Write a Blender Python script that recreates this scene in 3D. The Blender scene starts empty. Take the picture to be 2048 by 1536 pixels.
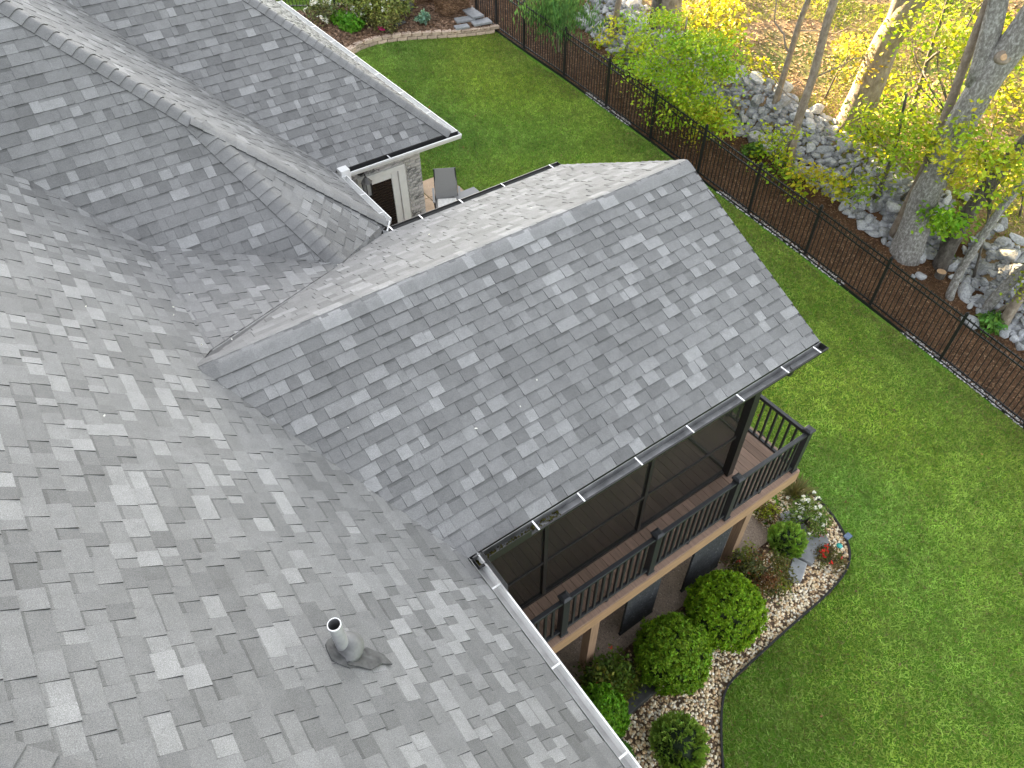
import bpy, bmesh, math, random
import numpy as np
from mathutils import Vector, Matrix

random.seed(7); rng = np.random.default_rng(7)
S = bpy.context.scene
COL = S.collection

# ------------------------------------------------------------------ camera
CAM = np.array([-0.2971, -5.7544, 11.142])
RW = np.array([[0.81682, -0.576823, -0.008979], [-0.425939, -0.592515, -0.683741], [0.389078, 0.562317, -0.72967]])
FPX = 1445.108
cd = bpy.data.cameras.new('camera'); cam = bpy.data.objects.new('camera', cd); COL.objects.link(cam)
cd.sensor_width = 36; cd.lens = FPX / 2048 * 36; cd.clip_start = 0.05; cd.clip_end = 600
Mx = Matrix.Identity(4)
for i in range(3):
    Mx[i][0] = RW[0][i]; Mx[i][1] = -RW[1][i]; Mx[i][2] = -RW[2][i]; Mx[i][3] = CAM[i]
cam.matrix_world = Mx
S.camera = cam
# ------------------------------------------------------------------ world, sun, exposure
SUN_EL, SUN_DIR = 18.0, np.array([0.012, -1.0])      # the low sun shines from +Y towards -Y
w = bpy.data.worlds.new('World'); S.world = w; w.use_nodes = True
nt = w.node_tree; nt.nodes.clear()
sky = nt.nodes.new('ShaderNodeTexSky'); sky.sky_type = 'NISHITA'; sky.sun_disc = False
sky.sun_elevation = math.radians(SUN_EL); sky.sun_rotation = math.atan2(-SUN_DIR[0], -SUN_DIR[1])
sky.air_density = 1.0; sky.dust_density = 2.0
hs = nt.nodes.new('ShaderNodeHueSaturation'); hs.inputs['Saturation'].default_value = 0.22
bg = nt.nodes.new('ShaderNodeBackground'); bg.inputs['Strength'].default_value = 0.06
wo = nt.nodes.new('ShaderNodeOutputWorld')
nt.links.new(sky.outputs[0], hs.inputs['Color']); nt.links.new(hs.outputs[0], bg.inputs['Color']); nt.links.new(bg.outputs[0], wo.inputs['Surface'])
sl = bpy.data.lights.new('sun', 'SUN'); sl.energy = 5.0; sl.angle = math.radians(0.6); sl.color = (1.0, 0.75, 0.40)
so = bpy.data.objects.new('sun', sl); COL.objects.link(so)
e = math.radians(SUN_EL); d = Vector((SUN_DIR[0] * math.cos(e), SUN_DIR[1] * math.cos(e), -math.sin(e)))
so.rotation_euler = d.to_track_quat('-Z', 'Y').to_euler(); so.location = (0, 30, 30)
vs = S.view_settings; vs.view_transform = 'Standard'; vs.look = 'None'; vs.gamma = 1; vs.use_curve_mapping = False
vs.exposure = 3.75
S.render.engine = 'CYCLES'; S.cycles.max_bounces = 8; S.cycles.transparent_max_bounces = 16
S.cycles.use_denoising = True

# ------------------------------------------------------------------ helpers
ORIG = {}
def V3(*a): return np.array(a, float)
def nrm(v): v = np.asarray(v, float); return v / (np.linalg.norm(v) + 1e-12)
def tag(o, label=None, cat=None, group=None, kind=None):
    if label: o['label'] = label
    if cat: o['category'] = cat
    if group: o['group'] = group
    if kind: o['kind'] = kind
    return o
def thing(name, label, cat, loc, group=None):
    o = bpy.data.objects.new(name, None); COL.objects.link(o); o.location = loc; o.empty_display_size = .1
    ORIG[o.name] = np.array(loc, float)
    return tag(o, label, cat, group)
def org(o): return ORIG.get(o.name, np.zeros(3)) if o else np.zeros(3)
def link(o, parent=None):
    COL.objects.link(o)
    if parent: o.parent = parent
    ORIG[o.name] = org(parent)
    return o
def np_mesh(name, V, F, mat, col=None, smooth=False, parent=None, tone=None):
    """mesh from numpy: V (n,3) world, F (m,k)"""
    V = np.asarray(V, np.float32) - org(parent).astype(np.float32); F = np.asarray(F, np.int32); m, k = F.shape
    me = bpy.data.meshes.new(name); me.vertices.add(len(V)); me.vertices.foreach_set('co', V.ravel())
    me.loops.add(m * k); me.loops.foreach_set('vertex_index', F.ravel())
    me.polygons.add(m); me.polygons.foreach_set('loop_start', np.arange(0, m * k, k, dtype=np.int32))
    me.polygons.foreach_set('use_smooth', np.full(m, smooth))
    if col is not None:
        a = me.attributes.new('col', 'FLOAT_COLOR', 'FACE'); c = np.ones((m, 4), np.float32); c[:, :3] = col; a.data.foreach_set('color', c.ravel())
    me.update(calc_edges=True); me.materials.append(mat)
    return link(bpy.data.objects.new(name, me), parent)
class MB:
    def __init__(s): s.v = []; s.f = []; s.c = []; s.m = []
    def add(s, vs, fs, c=(1, 1, 1), m=0):
        n = len(s.v); s.v += [tuple(map(float, v)) for v in vs]
        for f in fs: s.f.append([i + n for i in f]); s.c.append(c); s.m.append(m)
    def box(s, a, b, c=(1, 1, 1), m=0):
        x0, y0, z0 = a; x1, y1, z1 = b
        s.add([(x0, y0, z0), (x1, y0, z0), (x1, y1, z0), (x0, y1, z0), (x0, y0, z1), (x1, y0, z1), (x1, y1, z1), (x0, y1, z1)],
              [(0, 3, 2, 1), (4, 5, 6, 7), (0, 1, 5, 4), (1, 2, 6, 5), (2, 3, 7, 6), (3, 0, 4, 7)], c, m)
    def beam(s, A, B, wd, ht, up=(0, 0, 1), c=(1, 1, 1), m=0, off=(0, 0)):
        A = np.asarray(A, float); B = np.asarray(B, float); t = nrm(B - A); u = np.asarray(up, float); r = nrm(np.cross(t, u)); u = np.cross(r, t)
        vs = []
        for P in (A, B):
            for (i, j) in ((-1, -1), (1, -1), (1, 1), (-1, 1)): vs.append(P + r * (i * wd / 2 + off[0]) + u * (j * ht / 2 + off[1]))
        s.add(vs, [(0, 1, 2, 3), (7, 6, 5, 4), (0, 4, 5, 1), (1, 5, 6, 2), (2, 6, 7, 3), (3, 7, 4, 0)], c, m)
    def tube(s, pts, rad, seg=8, c=(1, 1, 1), m=0, cap=True, jit=0.0, rs=None):
        pts = [np.asarray(p, float) for p in pts]; n = len(pts); rings = []
        for i, P in enumerate(pts):
            t = nrm(pts[min(i + 1, n - 1)] - pts[max(i - 1, 0)])
            a = nrm(np.cross(t, (0.13, 0.97, 0.2) if abs(t[2]) > .5 else (0, 0, 1))); b = np.cross(t, a)
            r = rad[i] if hasattr(rad, '__len__') else rad
            ring = []
            for k in range(seg):
                th = 2 * math.pi * k / seg; rr = r * (1 + (jit * (rs.random() - .5) if rs is not None else 0))
                ring.append(P + a * math.cos(th) * rr + b * math.sin(th) * rr)
            rings.append(ring)
        vs = [v for r in rings for v in r]; fs = []
        for i in range(n - 1):
            for k in range(seg):
                k2 = (k + 1) % seg; fs.append((i * seg + k, i * seg + k2, (i + 1) * seg + k2, (i + 1) * seg + k))
        if cap: fs.append(tuple(range(seg))[::-1]); fs.append(tuple((n - 1) * seg + k for k in range(seg)))
        s.add(vs, fs, c, m)
    def build(s, name, mats, parent=None, smooth=False, bevel=0):
        me = bpy.data.meshes.new(name); o3 = org(parent)
        me.from_pydata([tuple(np.array(v) - o3) for v in s.v], [], s.f)
        for mt in (mats if isinstance(mats, (list, tuple)) else [mats]): me.materials.append(mt)
        a = me.attributes.new('col', 'FLOAT_COLOR', 'FACE')
        cc = np.ones((len(s.f), 4), np.float32); cc[:, :3] = np.array([c if hasattr(c, '__len__') else (c, c, c) for c in s.c]); a.data.foreach_set('color', cc.ravel())
        me.polygons.foreach_set('material_index', np.array(s.m, np.int32))
        if smooth: me.polygons.foreach_set('use_smooth', np.ones(len(s.f), bool))
        me.update(); o = link(bpy.data.objects.new(name, me), parent)
        if bevel:
            b = o.modifiers.new('bevel', 'BEVEL'); b.width = bevel; b.segments = 2; b.limit_method = 'ANGLE'
        return o
def inst(name, me, parent, loc, rot=(0, 0, 0), sc=(1, 1, 1)):
    o = bpy.data.objects.new(name, me); COL.objects.link(o)
    if parent: o.parent = parent
    o.location = np.asarray(loc, float) - org(parent); o.rotation_euler = rot; o.scale = sc
    ORIG[o.name] = np.asarray(loc, float)
    return o
def mesh_of(mb, name, mats, smooth=False):
    o = mb.build(name, mats, None, smooth); me = o.data; bpy.data.objects.remove(o); return me
def project(P):
    q = (np.atleast_2d(P) - CAM) @ RW.T
    z = np.where(q[:, 2] > .05, q[:, 2], .05)
    return np.stack([1024 + FPX * q[:, 0] / z, 768 + FPX * q[:, 1] / z, q[:, 2]], 1)
def seen(P, m=260):
    q = project(P); return (q[:, 2] > .1) & (q[:, 0] > -m) & (q[:, 0] < 2048 + m) & (q[:, 1] > -m) & (q[:, 1] < 1536 + m)
def inpoly(x, y, poly):
    x = np.asarray(x); y = np.asarray(y); r = np.zeros(x.shape, bool); n = len(poly); j = n - 1
    for i in range(n):
        xi, yi = poly[i][:2]; xj, yj = poly[j][:2]
        c = ((yi > y) != (yj > y)) & (x < (xj - xi) * (y - yi) / (yj - yi + 1e-12) + xi); r ^= c; j = i
    return r
def lownoise(x, y, seed=0, f=1.0, n=7):
    r = np.random.default_rng(seed); o = np.zeros(np.shape(x))
    for k in range(n):
        a = r.random() * 6.283; fr = f * (.5 + 2.2 * r.random()); o = o + np.sin((x * math.cos(a) + y * math.sin(a)) * fr + r.random() * 6.283)
    return o / n ** .5

# ------------------------------------------------------------------ materials
def newmat(name):
    m = bpy.data.materials.new(name); m.use_nodes = True; n = m.node_tree; n.nodes.clear()
    out = n.nodes.new('ShaderNodeOutputMaterial'); b = n.nodes.new('ShaderNodeBsdfPrincipled'); n.links.new(b.outputs[0], out.inputs[0])
    return m, n, b, out
def node(n, t, **k):
    x = n.nodes.new(t)
    for a, v in k.items():
        if a in x.inputs.keys(): x.inputs[a].default_value = v
        else: setattr(x, a, v)
    return x
def noise(n, scale, detail=4, rough=.55, co='Object'):
    tc = n.nodes.new('ShaderNodeTexCoord'); t = node(n, 'ShaderNodeTexNoise', Scale=scale, Detail=detail, Roughness=rough)
    n.links.new(tc.outputs[co], t.inputs['Vector']); return t
def ramp(n, src, stops):
    r = n.nodes.new('ShaderNodeValToRGB'); els = r.color_ramp.elements
    while len(els) < len(stops): els.new(.5)
    for el, (p, c) in zip(els, stops): el.position = p; el.color = (*c, 1) if len(c) == 3 else c
    n.links.new(src, r.inputs[0]); return r
def mul(n, a, b, typ='MULTIPLY', fac=1.0):
    x = n.nodes.new('ShaderNodeMix'); x.data_type = 'RGBA'; x.blend_type = typ; x.inputs[0].default_value = fac
    for s_, i in ((a, 6), (b, 7)):
        if hasattr(s_, 'is_linked') or hasattr(s_, 'links'): n.links.new(s_, x.inputs[i])
        else: x.inputs[i].default_value = (*s_, 1)
    return x.outputs[2]
def bump(n, b, src, dist=.01, strength=.5):
    bp = node(n, 'ShaderNodeBump', Distance=dist, Strength=strength); n.links.new(src, bp.inputs['Height']); n.links.new(bp.outputs[0], b.inputs['Normal'])
def g3(v): return (v, v, v)
def mat_col(name, base=(1, 1, 1), rough=.7, scale=30, lo=.75, hi=1.2, bdist=.004, bstr=.4, metal=0, objrand=0, spec=.3, detail=5):
    """face colour 'col' x base x noise"""
    m, n, b, o = newmat(name)
    at = node(n, 'ShaderNodeAttribute', attribute_name='col')
    ns = noise(n, scale, detail); r = ramp(n, ns.outputs[0], [(.25, g3(lo)), (.75, g3(hi))])
    c = mul(n, at.outputs['Color'], r.outputs[0]); c = mul(n, c, base)
    if objrand:
        oi = n.nodes.new('ShaderNodeObjectInfo'); rr = ramp(n, oi.outputs['Random'], [(0, g3(1 - objrand)), (1, g3(1 + objrand))]); c = mul(n, c, rr.outputs[0])
    n.links.new(c, b.inputs['Base Color']); b.inputs['Roughness'].default_value = rough; b.inputs['Metallic'].default_value = metal
    b.inputs['Specular IOR Level'].default_value = spec
    if bstr: bump(n, b, ns.outputs[0], bdist, bstr)
    return m
def mat_leaf(name, trans=.35, rough=.55, var=.25, spec=.25):
    m, n, b, o = newmat(name)
    at = node(n, 'ShaderNodeAttribute', attribute_name='col')
    n.links.new(at.outputs['Color'], b.inputs['Base Color']); b.inputs['Roughness'].default_value = rough; b.inputs['Specular IOR Level'].default_value = spec
    tr = n.nodes.new('ShaderNodeBsdfTranslucent'); c = mul(n, at.outputs['Color'], (1.25, 1.15, .55)); n.links.new(c, tr.inputs['Color'])
    mx = n.nodes.new('ShaderNodeMixShader'); mx.inputs[0].default_value = trans
    n.links.new(b.outputs[0], mx.inputs[1]); n.links.new(tr.outputs[0], mx.inputs[2]); n.links.new(mx.outputs[0], o.inputs[0])
    return m
def mat_shingle():
    m, n, b, o = newmat('asphalt_shingle')
    at = node(n, 'ShaderNodeAttribute', attribute_name='col')
    g1 = noise(n, 210, 3, .8); r1 = ramp(n, g1.outputs[0], [(.3, g3(.45)), (.5, g3(1.0)), (.72, g3(1.85))])
    g2 = noise(n, 9, 4, .6); r2 = ramp(n, g2.outputs[0], [(.3, g3(.9)), (.7, g3(1.1))])
    g4 = noise(n, .9, 3, .6); r4 = ramp(n, g4.outputs[0], [(.3, g3(.93)), (.7, g3(1.06))])
    c = mul(n, at.outputs['Color'], r1.outputs[0]); c = mul(n, c, r2.outputs[0]); c = mul(n, c, r4.outputs[0])
    n.links.new(c, b.inputs['Base Color']); b.inputs['Roughness'].default_value = .6; b.inputs['Specular IOR Level'].default_value = .55
    bump(n, b, g1.outputs[0], .003, .6); return m
M = {}
M['shingle'] = mat_shingle()
M['felt'] = mat_col('roof_underlay', (.085, .085, .087))
M['white_metal'] = mat_col('white_painted_aluminium', (.72, .72, .71), .35, 6, .85, 1.05, .001, .1, spec=.5)
M['white_trim'] = mat_col('white_painted_trim', (.74, .74, .72), .5, 8, .9, 1.05, .001, .1)
M['bronze'] = mat_col('dark_bronze_metal', (.022, .021, .02), .4, 20, .8, 1.2, .001, .1, spec=.5)
M['gutter_in'] = mat_col('weathered_gutter_metal', (.30, .30, .30), .35, 7, .55, 1.3, .002, .2, metal=.5)
M['white_in'] = mat_col('shaded_gutter_inside', (.38, .38, .375), .45, 5, .7, 1.2, .001, .1, spec=.4)  # white gutter metal darkened, shade inside the trough put into the colour
M['bracket'] = mat_col('bright_aluminium', (.85, .85, .85), .25, 20, .9, 1.1, .001, .1, metal=.4)
M['rail'] = mat_col('black_painted_rail', (.026, .027, .030), .42, 25, .85, 1.15, .001, .1, spec=.5)
M['fence'] = mat_col('black_fence_paint', (.012, .012, .013), .45, 25, .8, 1.3, .001, .1, spec=.4)
def mat_board(name, base, axis=1):
    m, n, b, o = newmat(name)
    at = node(n, 'ShaderNodeAttribute', attribute_name='col'); tc = n.nodes.new('ShaderNodeTexCoord'); mp = n.nodes.new('ShaderNodeMapping')
    sc = [70, 70, 70]; sc[axis] = 3; mp.inputs['Scale'].default_value = sc
    t = node(n, 'ShaderNodeTexNoise', Scale=1.0, Detail=5, Roughness=.6); n.links.new(tc.outputs['Object'], mp.inputs[0]); n.links.new(mp.outputs[0], t.inputs['Vector'])
    r = ramp(n, t.outputs[0], [(.3, g3(.72)), (.7, g3(1.25))]); oi = n.nodes.new('ShaderNodeObjectInfo')
    rr = ramp(n, oi.outputs['Random'], [(0, (.82, .80, .78)), (1, (1.15, 1.12, 1.12))])
    c = mul(n, at.outputs['Color'], r.outputs[0]); c = mul(n, c, rr.outputs[0]); c = mul(n, c, base)
    n.links.new(c, b.inputs['Base Color']); b.inputs['Roughness'].default_value = .6; bump(n, b, t.outputs[0], .002, .4); return m
M['board'] = mat_board('brown_composite_board', (.25, .168, .122), 1)
M['fascia'] = mat_board('tan_deck_fascia', (.36, .225, .135), 0)
M['dpost'] = mat_board('tan_deck_post', (.27, .175, .115), 2)
def mat_screen():
    m, n, b, o = newmat('insect_screen')
    b.inputs['Base Color'].default_value = (.018, .016, .014, 1); b.inputs['Roughness'].default_value = .6
    tr = n.nodes.new('ShaderNodeBsdfTransparent'); mx = n.nodes.new('ShaderNodeMixShader'); mx.inputs[0].default_value = .60
    n.links.new(b.outputs[0], mx.inputs[1]); n.links.new(tr.outputs[0], mx.inputs[2]); n.links.new(mx.outputs[0], o.inputs[0]); return m
M['screen'] = mat_screen()
M['darkwood'] = mat_col('dark_brown_wood', (.03, .02, .015), .55, 20)
M['inside'] = mat_col('porch_interior', (.20, .13, .09), .8, 6)
def mat_speck(name, base, dark, light, scale, rough=.8, thr=(.42, .5, .6), bd=.004):
    m, n, b, o = newmat(name)
    tc = n.nodes.new('ShaderNodeTexCoord'); v = node(n, 'ShaderNodeTexVoronoi', Scale=scale); n.links.new(tc.outputs['Object'], v.inputs['Vector'])
    r = ramp(n, v.outputs['Color'], [(0, dark), (.45, base), (.8, base), (1, light)])
    ns = noise(n, 1.6, 5); r2 = ramp(n, ns.outputs[0], [(.3, g3(.7)), (.7, g3(1.25))])
    at = node(n, 'ShaderNodeAttribute', attribute_name='col')
    c = mul(n, r.outputs[0], r2.outputs[0]); c = mul(n, c, at.outputs['Color']); n.links.new(c, b.inputs['Base Color']); b.inputs['Roughness'].default_value = rough
    bump(n, b, v.outputs['Distance'], bd, .5); return m
M['aggregate'] = mat_speck('exposed_aggregate_concrete', (.27, .205, .155), (.12, .09, .07), (.52, .44, .36), 70)
M['panel'] = mat_speck('charcoal_speckled_panel', (.035, .038, .042), (.006, .006, .007), (.13, .135, .14), 38, .9, bd=.006)
M['paver'] = mat_speck('tan_patio_concrete', (.42, .30, .20), (.30, .2, .13), (.55, .42, .3), 90)
M['bluestone'] = mat_col('blue_grey_stone', (.25, .255, .265), .75, 9, .75, 1.2, .01, .6, objrand=.15)
M['darkstone'] = mat_col('dark_wet_stone', (.06, .06, .058), .45, 9, .6, 1.3, .01, .6)
M['rock'] = mat_col('grey_fieldstone', (.36, .368, .385), .85, 7, .55, 1.3, .02, .7, objrand=.28)
M['pebble'] = mat_col('river_pebble', (1.12, 1.10, 1.04), .6, 40, .85, 1.12, .002, .2)
M['block'] = mat_col('tan_concrete_block', (.48, .37, .29), .9, 18, .7, 1.2, .008, .7, objrand=.14)
def mat_brick():
    m, n, b, o = newmat('whitewashed_brick')
    ns = noise(n, 26, 6, .72); oi = n.nodes.new('ShaderNodeObjectInfo')
    ad = node(n, 'ShaderNodeMath', operation='MULTIPLY_ADD'); n.links.new(oi.outputs['Random'], ad.inputs[0]); ad.inputs[1].default_value = .26
    n.links.new(ns.outputs[0], ad.inputs[2])
    r = ramp(n, ad.outputs[0], [(.38, (.05, .05, .052)), (.50, (.16, .158, .155)), (.60, (.42, .41, .40)), (.85, (.58, .54, .53))])
    n.links.new(r.outputs[0], b.inputs['Base Color']); b.inputs['Roughness'].default_value = .85; bump(n, b, ns.outputs[0], .003, .4); return m
M['brick'] = mat_brick()
M['mortar'] = mat_col('pale_mortar', (.55, .54, .53), .9, 30)
M['siding'] = mat_col('grey_house_wall', (.30, .29, .28), .85, 12)
M['glass'] = mat_col('dark_door_glass', (.012, .010, .009), .12, 5, .8, 1.2, .001, 0, spec=.5)
M['black'] = mat_col('matte_black_metal', (.015, .015, .016), .45, 20)
M['sling'] = mat_col('grey_sling_fabric', (.23, .23, .235), .7, 120, .85, 1.15, .001, .3)
M['cushion'] = mat_col('white_cushion', (.78, .77, .75), .85, 25)
M['straw'] = mat_col('pine_straw', (1, 1, 1), .8, 25)
M['leaf'] = mat_leaf('leaf'); M['grass'] = mat_leaf('grass_blade', .3, .6)
M['conifer'] = mat_leaf('conifer_leaf', .15, .6); M['petal'] = mat_leaf('petal', .3, .5)
def mat_ground(name, cols, sc=(3, 40), bd=.02, rough=.95):
    m, n, b, o = newmat(name)
    a = noise(n, sc[0], 6, .6); f = noise(n, sc[1], 4, .7)
    r = ramp(n, a.outputs[0], [(.3 + .4 * i / (len(cols) - 1), c) for i, c in enumerate(cols)]); r2 = ramp(n, f.outputs[0], [(.3, g3(.55)), (.7, g3(1.4))])
    n.links.new(mul(n, r.outputs[0], r2.outputs[0]), b.inputs['Base Color']); b.inputs['Roughness'].default_value = rough; b.inputs['Specular IOR Level'].default_value = .15
    bump(n, b, f.outputs[0], bd, .7); return m
M['lawn'] = mat_ground('lawn_soil', [(.075, .17, .016), (.095, .205, .02), (.12, .205, .03)], (1.5, 60))
M['mulch'] = mat_ground('brown_mulch', [(.055, .029, .015), (.094, .050, .027), (.13, .071, .038)], (2.2, 75), .02)
M['bedmulch'] = mat_ground('faded_mulch', [(.11, .066, .042), (.16, .10, .065), (.20, .135, .09)], (2.5, 60), .02)
M['hill'] = mat_ground('woodland_floor', [(.36, .25, .165), (.29, .20, .12), (.17, .16, .06), (.10, .15, .035)], (.55, 30), .03)
M['bedsoil'] = mat_ground('gravel_bed_soil', [(.10, .07, .045), (.16, .11, .075)], (6, 60), .02)
def mat_bark(name, c0, c1, c2, sc=9):
    m, n, b, o = newmat(name)
    tc = n.nodes.new('ShaderNodeTexCoord'); mp = n.nodes.new('ShaderNodeMapping'); mp.inputs['Scale'].default_value = (1, 1, .6)
    t = node(n, 'ShaderNodeTexNoise', Scale=sc, Detail=7, Roughness=.68); n.links.new(tc.outputs['Object'], mp.inputs[0]); n.links.new(mp.outputs[0], t.inputs['Vector'])
    r = ramp(n, t.outputs[0], [(.33, c0), (.5, c1), (.64, c2)]); n.links.new(r.outputs[0], b.inputs['Base Color']); b.inputs['Roughness'].default_value = .9
    t2 = node(n, 'ShaderNodeTexNoise', Scale=sc * 5, Detail=5, Roughness=.7); n.links.new(mp.outputs[0], t2.inputs['Vector'])
    bump(n, b, t2.outputs[0], .03, .8); return m
M['bark_pale'] = mat_bark('pale_lichen_bark', (.13, .118, .105), (.25, .238, .225), (.47, .465, .45), 20)
M['bark_dark'] = mat_bark('dark_rough_bark', (.05, .043, .037), (.10, .088, .075), (.17, .155, .14))
M['bark_tan'] = mat_bark('tan_smooth_bark', (.17, .135, .10), (.26, .21, .165), (.36, .31, .26))
M['cutwood'] = mat_col('cut_wood', (.50, .33, .20), .8, 25)
M['teal'] = mat_col('teal_glass_ornament', (.03, .35, .32), .25, 10, spec=.5)
M['solar'] = mat_col('solar_light_top', (.10, .14, .22), .25, 20, spec=.5)
M['pipe'] = mat_col('grey_pvc_pipe', (.30, .30, .31), .5, 14, .8, 1.2); M['lead'] = mat_col('galvanised_flashing', (.17, .17, .17), .6, 9, .5, 1.4, .002, .2, metal=.1)
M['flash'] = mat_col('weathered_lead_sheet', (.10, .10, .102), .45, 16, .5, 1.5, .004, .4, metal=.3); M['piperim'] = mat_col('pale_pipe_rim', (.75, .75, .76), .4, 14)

# ------------------------------------------------------------------ terrain
CP = [[12.691,14.709,2.42],[12.816,13.779,2.24],[12.929,12.483,2.04],[13.036,10.629,1.83],[13.102,8.783,1.6],[13.215,7.043,1.34],[13.354,5.325,1.04],[13.496,3.607,0.74],[13.691,1.881,0.41],[13.839,-0.014,0.04],[14.02,-1.872,-0.35],[14.161,-3.917,-0.75],[14.451,-5.767,-1.13],[14.751,-9.467,-1.89],[15.051,-13.167,-2.65],[12.691,16.559,2.57],[12.691,20.259,2.87],[8.3,-3.6,-0.02],[5.0,-4.2,-0.05],[3.9,-5.0,-0.08],[9.0,-6.0,-0.3],[11.0,-5.0,-0.5],[5.0,-9.0,-0.6],[3.0,-2.5,-0.02],[6.5,-2.5,-0.02],[0.0,-6.0,0.0],[2.0,0.0,0.0],[6.5,1.5,0.35],[10.0,1.5,0.35],[6.0,4.0,1.45],[7.5,5.5,1.55],[6.5,9.0,1.85],[9.0,12.0,2.05],[11.5,13.5,2.15],[4.0,14.0,2.3],[8.0,16.0,2.45],[2.0,22.0,2.7],[8.0,24.0,3.0],[14.891,14.709,2.54],[15.129,12.483,2.16],[15.302,8.783,1.72],[15.554,5.325,1.16],[15.891,1.881,0.53],[16.22,-1.872,-0.23],[26.0,-14.0,-1.1],[26.0,-4.0,0.3],[26.0,5.0,2.0],[26.0,13.0,3.3],[26.0,24.0,4.1]]
WL = [[16.38,-17.33],[16.18,-3.33],[15.98,-2.59],[16.07,-2.01],[15.84,-1.46],[16.22,-0.95],[16.61,-0.33],[16.57,-0.01],[16.19,0.35],[15.7,1.43],[15.79,2.18],[15.86,2.58],[15.88,3.17],[15.72,4.35],[15.77,4.83],[15.63,5.74],[15.36,6.4],[15.24,7.01],[15.1,9.4],[15.1,10.87],[15.35,13.05],[16.35,27.05]]
FP = [[12.691,14.709,2.42],[12.816,13.779,2.24],[12.929,12.483,2.04],[13.036,10.629,1.83],[13.102,8.783,1.6],[13.215,7.043,1.34],[13.354,5.325,1.04],[13.496,3.607,0.74],[13.691,1.881,0.41],[13.839,-0.014,0.04],[14.02,-1.872,-0.35],[14.161,-3.917,-0.75]]
_P = np.array(CP); _n = len(_P)
_d = np.hypot(_P[:, None, 0] - _P[None, :, 0], _P[:, None, 1] - _P[None, :, 1])
_K = np.where(_d > 0, _d * _d * np.log(_d + 1e-9), 0) + np.eye(_n) * .6
_A = np.zeros((_n + 3, _n + 3)); _A[:_n, :_n] = _K; _A[:_n, _n] = 1; _A[:_n, _n + 1:] = _P[:, :2]; _A[_n, :_n] = 1; _A[_n + 1:, :_n] = _P[:, :2].T
_W = np.linalg.solve(_A, np.r_[_P[:, 2], 0, 0, 0])
def tps(x, y):
    x = np.clip(np.asarray(x, float), -8, 34); y = np.clip(np.asarray(y, float), -17, 30); r = np.zeros(x.shape)
    for i in range(_n):
        d2 = (x - _P[i, 0]) ** 2 + (y - _P[i, 1]) ** 2; r = r + _W[i] * .5 * d2 * np.log(d2 + 1e-12)
    return r + _W[_n] + _W[_n + 1] * x + _W[_n + 2] * y
def sstep(t): t = np.clip(t, 0, 1); return t * t * (3 - 2 * t)
def wdist(x, y):
    x = np.asarray(x, float); y = np.asarray(y, float); best = np.full(x.shape, 1e9); sg = np.ones(x.shape)
    for (ax, ay), (bx, by) in zip(WL[:-1], WL[1:]):
        dx, dy = bx - ax, by - ay; t = np.clip(((x - ax) * dx + (y - ay) * dy) / (dx * dx + dy * dy), 0, 1)
        d = np.hypot(x - ax - t * dx, y - ay - t * dy); c = dx * (y - ay) - dy * (x - ax); m = d < best
        best = np.where(m, d, best); sg = np.where(m, np.sign(c), sg)
    return -best * sg
def G(x, y):
    d = wdist(x, y); return tps(x, y) + .75 * sstep((d - .05) / .9) + .06 * np.clip(d - .9, 0, 60)
def g1(x, y): return float(G(np.array([x]), np.array([y]))[0])

EDGE = [[9.1, 2.2], [8.9, -1.2], [8.503, -2.298], [8.53, -2.854], [8.415, -3.296], [8.232, -3.675], [7.983, -3.916], [7.68, -4.046], [7.073, -4.114], [6.337, -4.111], [5.6, -4.136], [4.949, -4.159], [4.72, -4.174], [4.483, -4.276], [4.198, -4.516], [3.795, -4.933], [3.45, -5.4], [2.9, -6.4], [2.6, -7.6]]
def smoothline(L, n=4):
    L = np.array(L, float)
    for _ in range(n):
        Q = np.empty((2 * len(L) - 1, L.shape[1])); Q[0::2] = L; Q[1::2] = (L[1:] + L[:-1]) / 2
        R = Q.copy(); R[1:-1] = Q[1:-1] * .5 + (Q[2:] + Q[:-2]) * .25; L = R
    return L
ES = smoothline(EDGE, 3)
BEDPOLY = [tuple(p) for p in ES] + [(0.5, -7.6), (.5, 2.2)]
BLK = smoothline([[7.3, 13.9], [8.235, 14.573], [8.664, 14.769], [9.262, 14.796], [9.879, 14.679], [10.597, 14.412], [11.299, 14.103], [12.033, 13.826], [12.712, 13.643]], 2)
TLPOLY = [tuple(p) for p in BLK] + [(12.75, 16.9), (6.0, 17.9), (5.5, 12.5)]

def grid_mesh(name, xs, ys, zf, mat, dz=0, keep=None):
    X, Y = np.meshgrid(xs, ys, indexing='ij'); Z = zf(X, Y) + dz; V = np.stack([X, Y, Z], -1).reshape(-1, 3); ny = len(ys)
    I, J = np.meshgrid(np.arange(len(xs) - 1), np.arange(ny - 1), indexing='ij'); a = (I * ny + J).ravel()
    F = np.stack([a, a + ny, a + ny + 1, a + 1], 1)
    if keep is not None:
        c = V[F].mean(1); F = F[keep(c[:, 0], c[:, 1])]; u, inv = np.unique(F, return_inverse=True); V = V[u]; F = inv.reshape(F.shape)
    return np_mesh(name, V, F, mat, np.ones(3), True)
xs = np.r_[np.linspace(-120, -9, 12), np.arange(-8, 30.01, .3), np.linspace(34, 160, 12)]
ys = np.r_[np.linspace(-140, -18, 12), np.arange(-17, 28.01, .3), np.linspace(32, 160, 12)]
tag(grid_mesh('ground', xs, ys, G, M['lawn'], -.01), 'lawn ground falling away from the house', None, None, 'structure')
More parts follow.
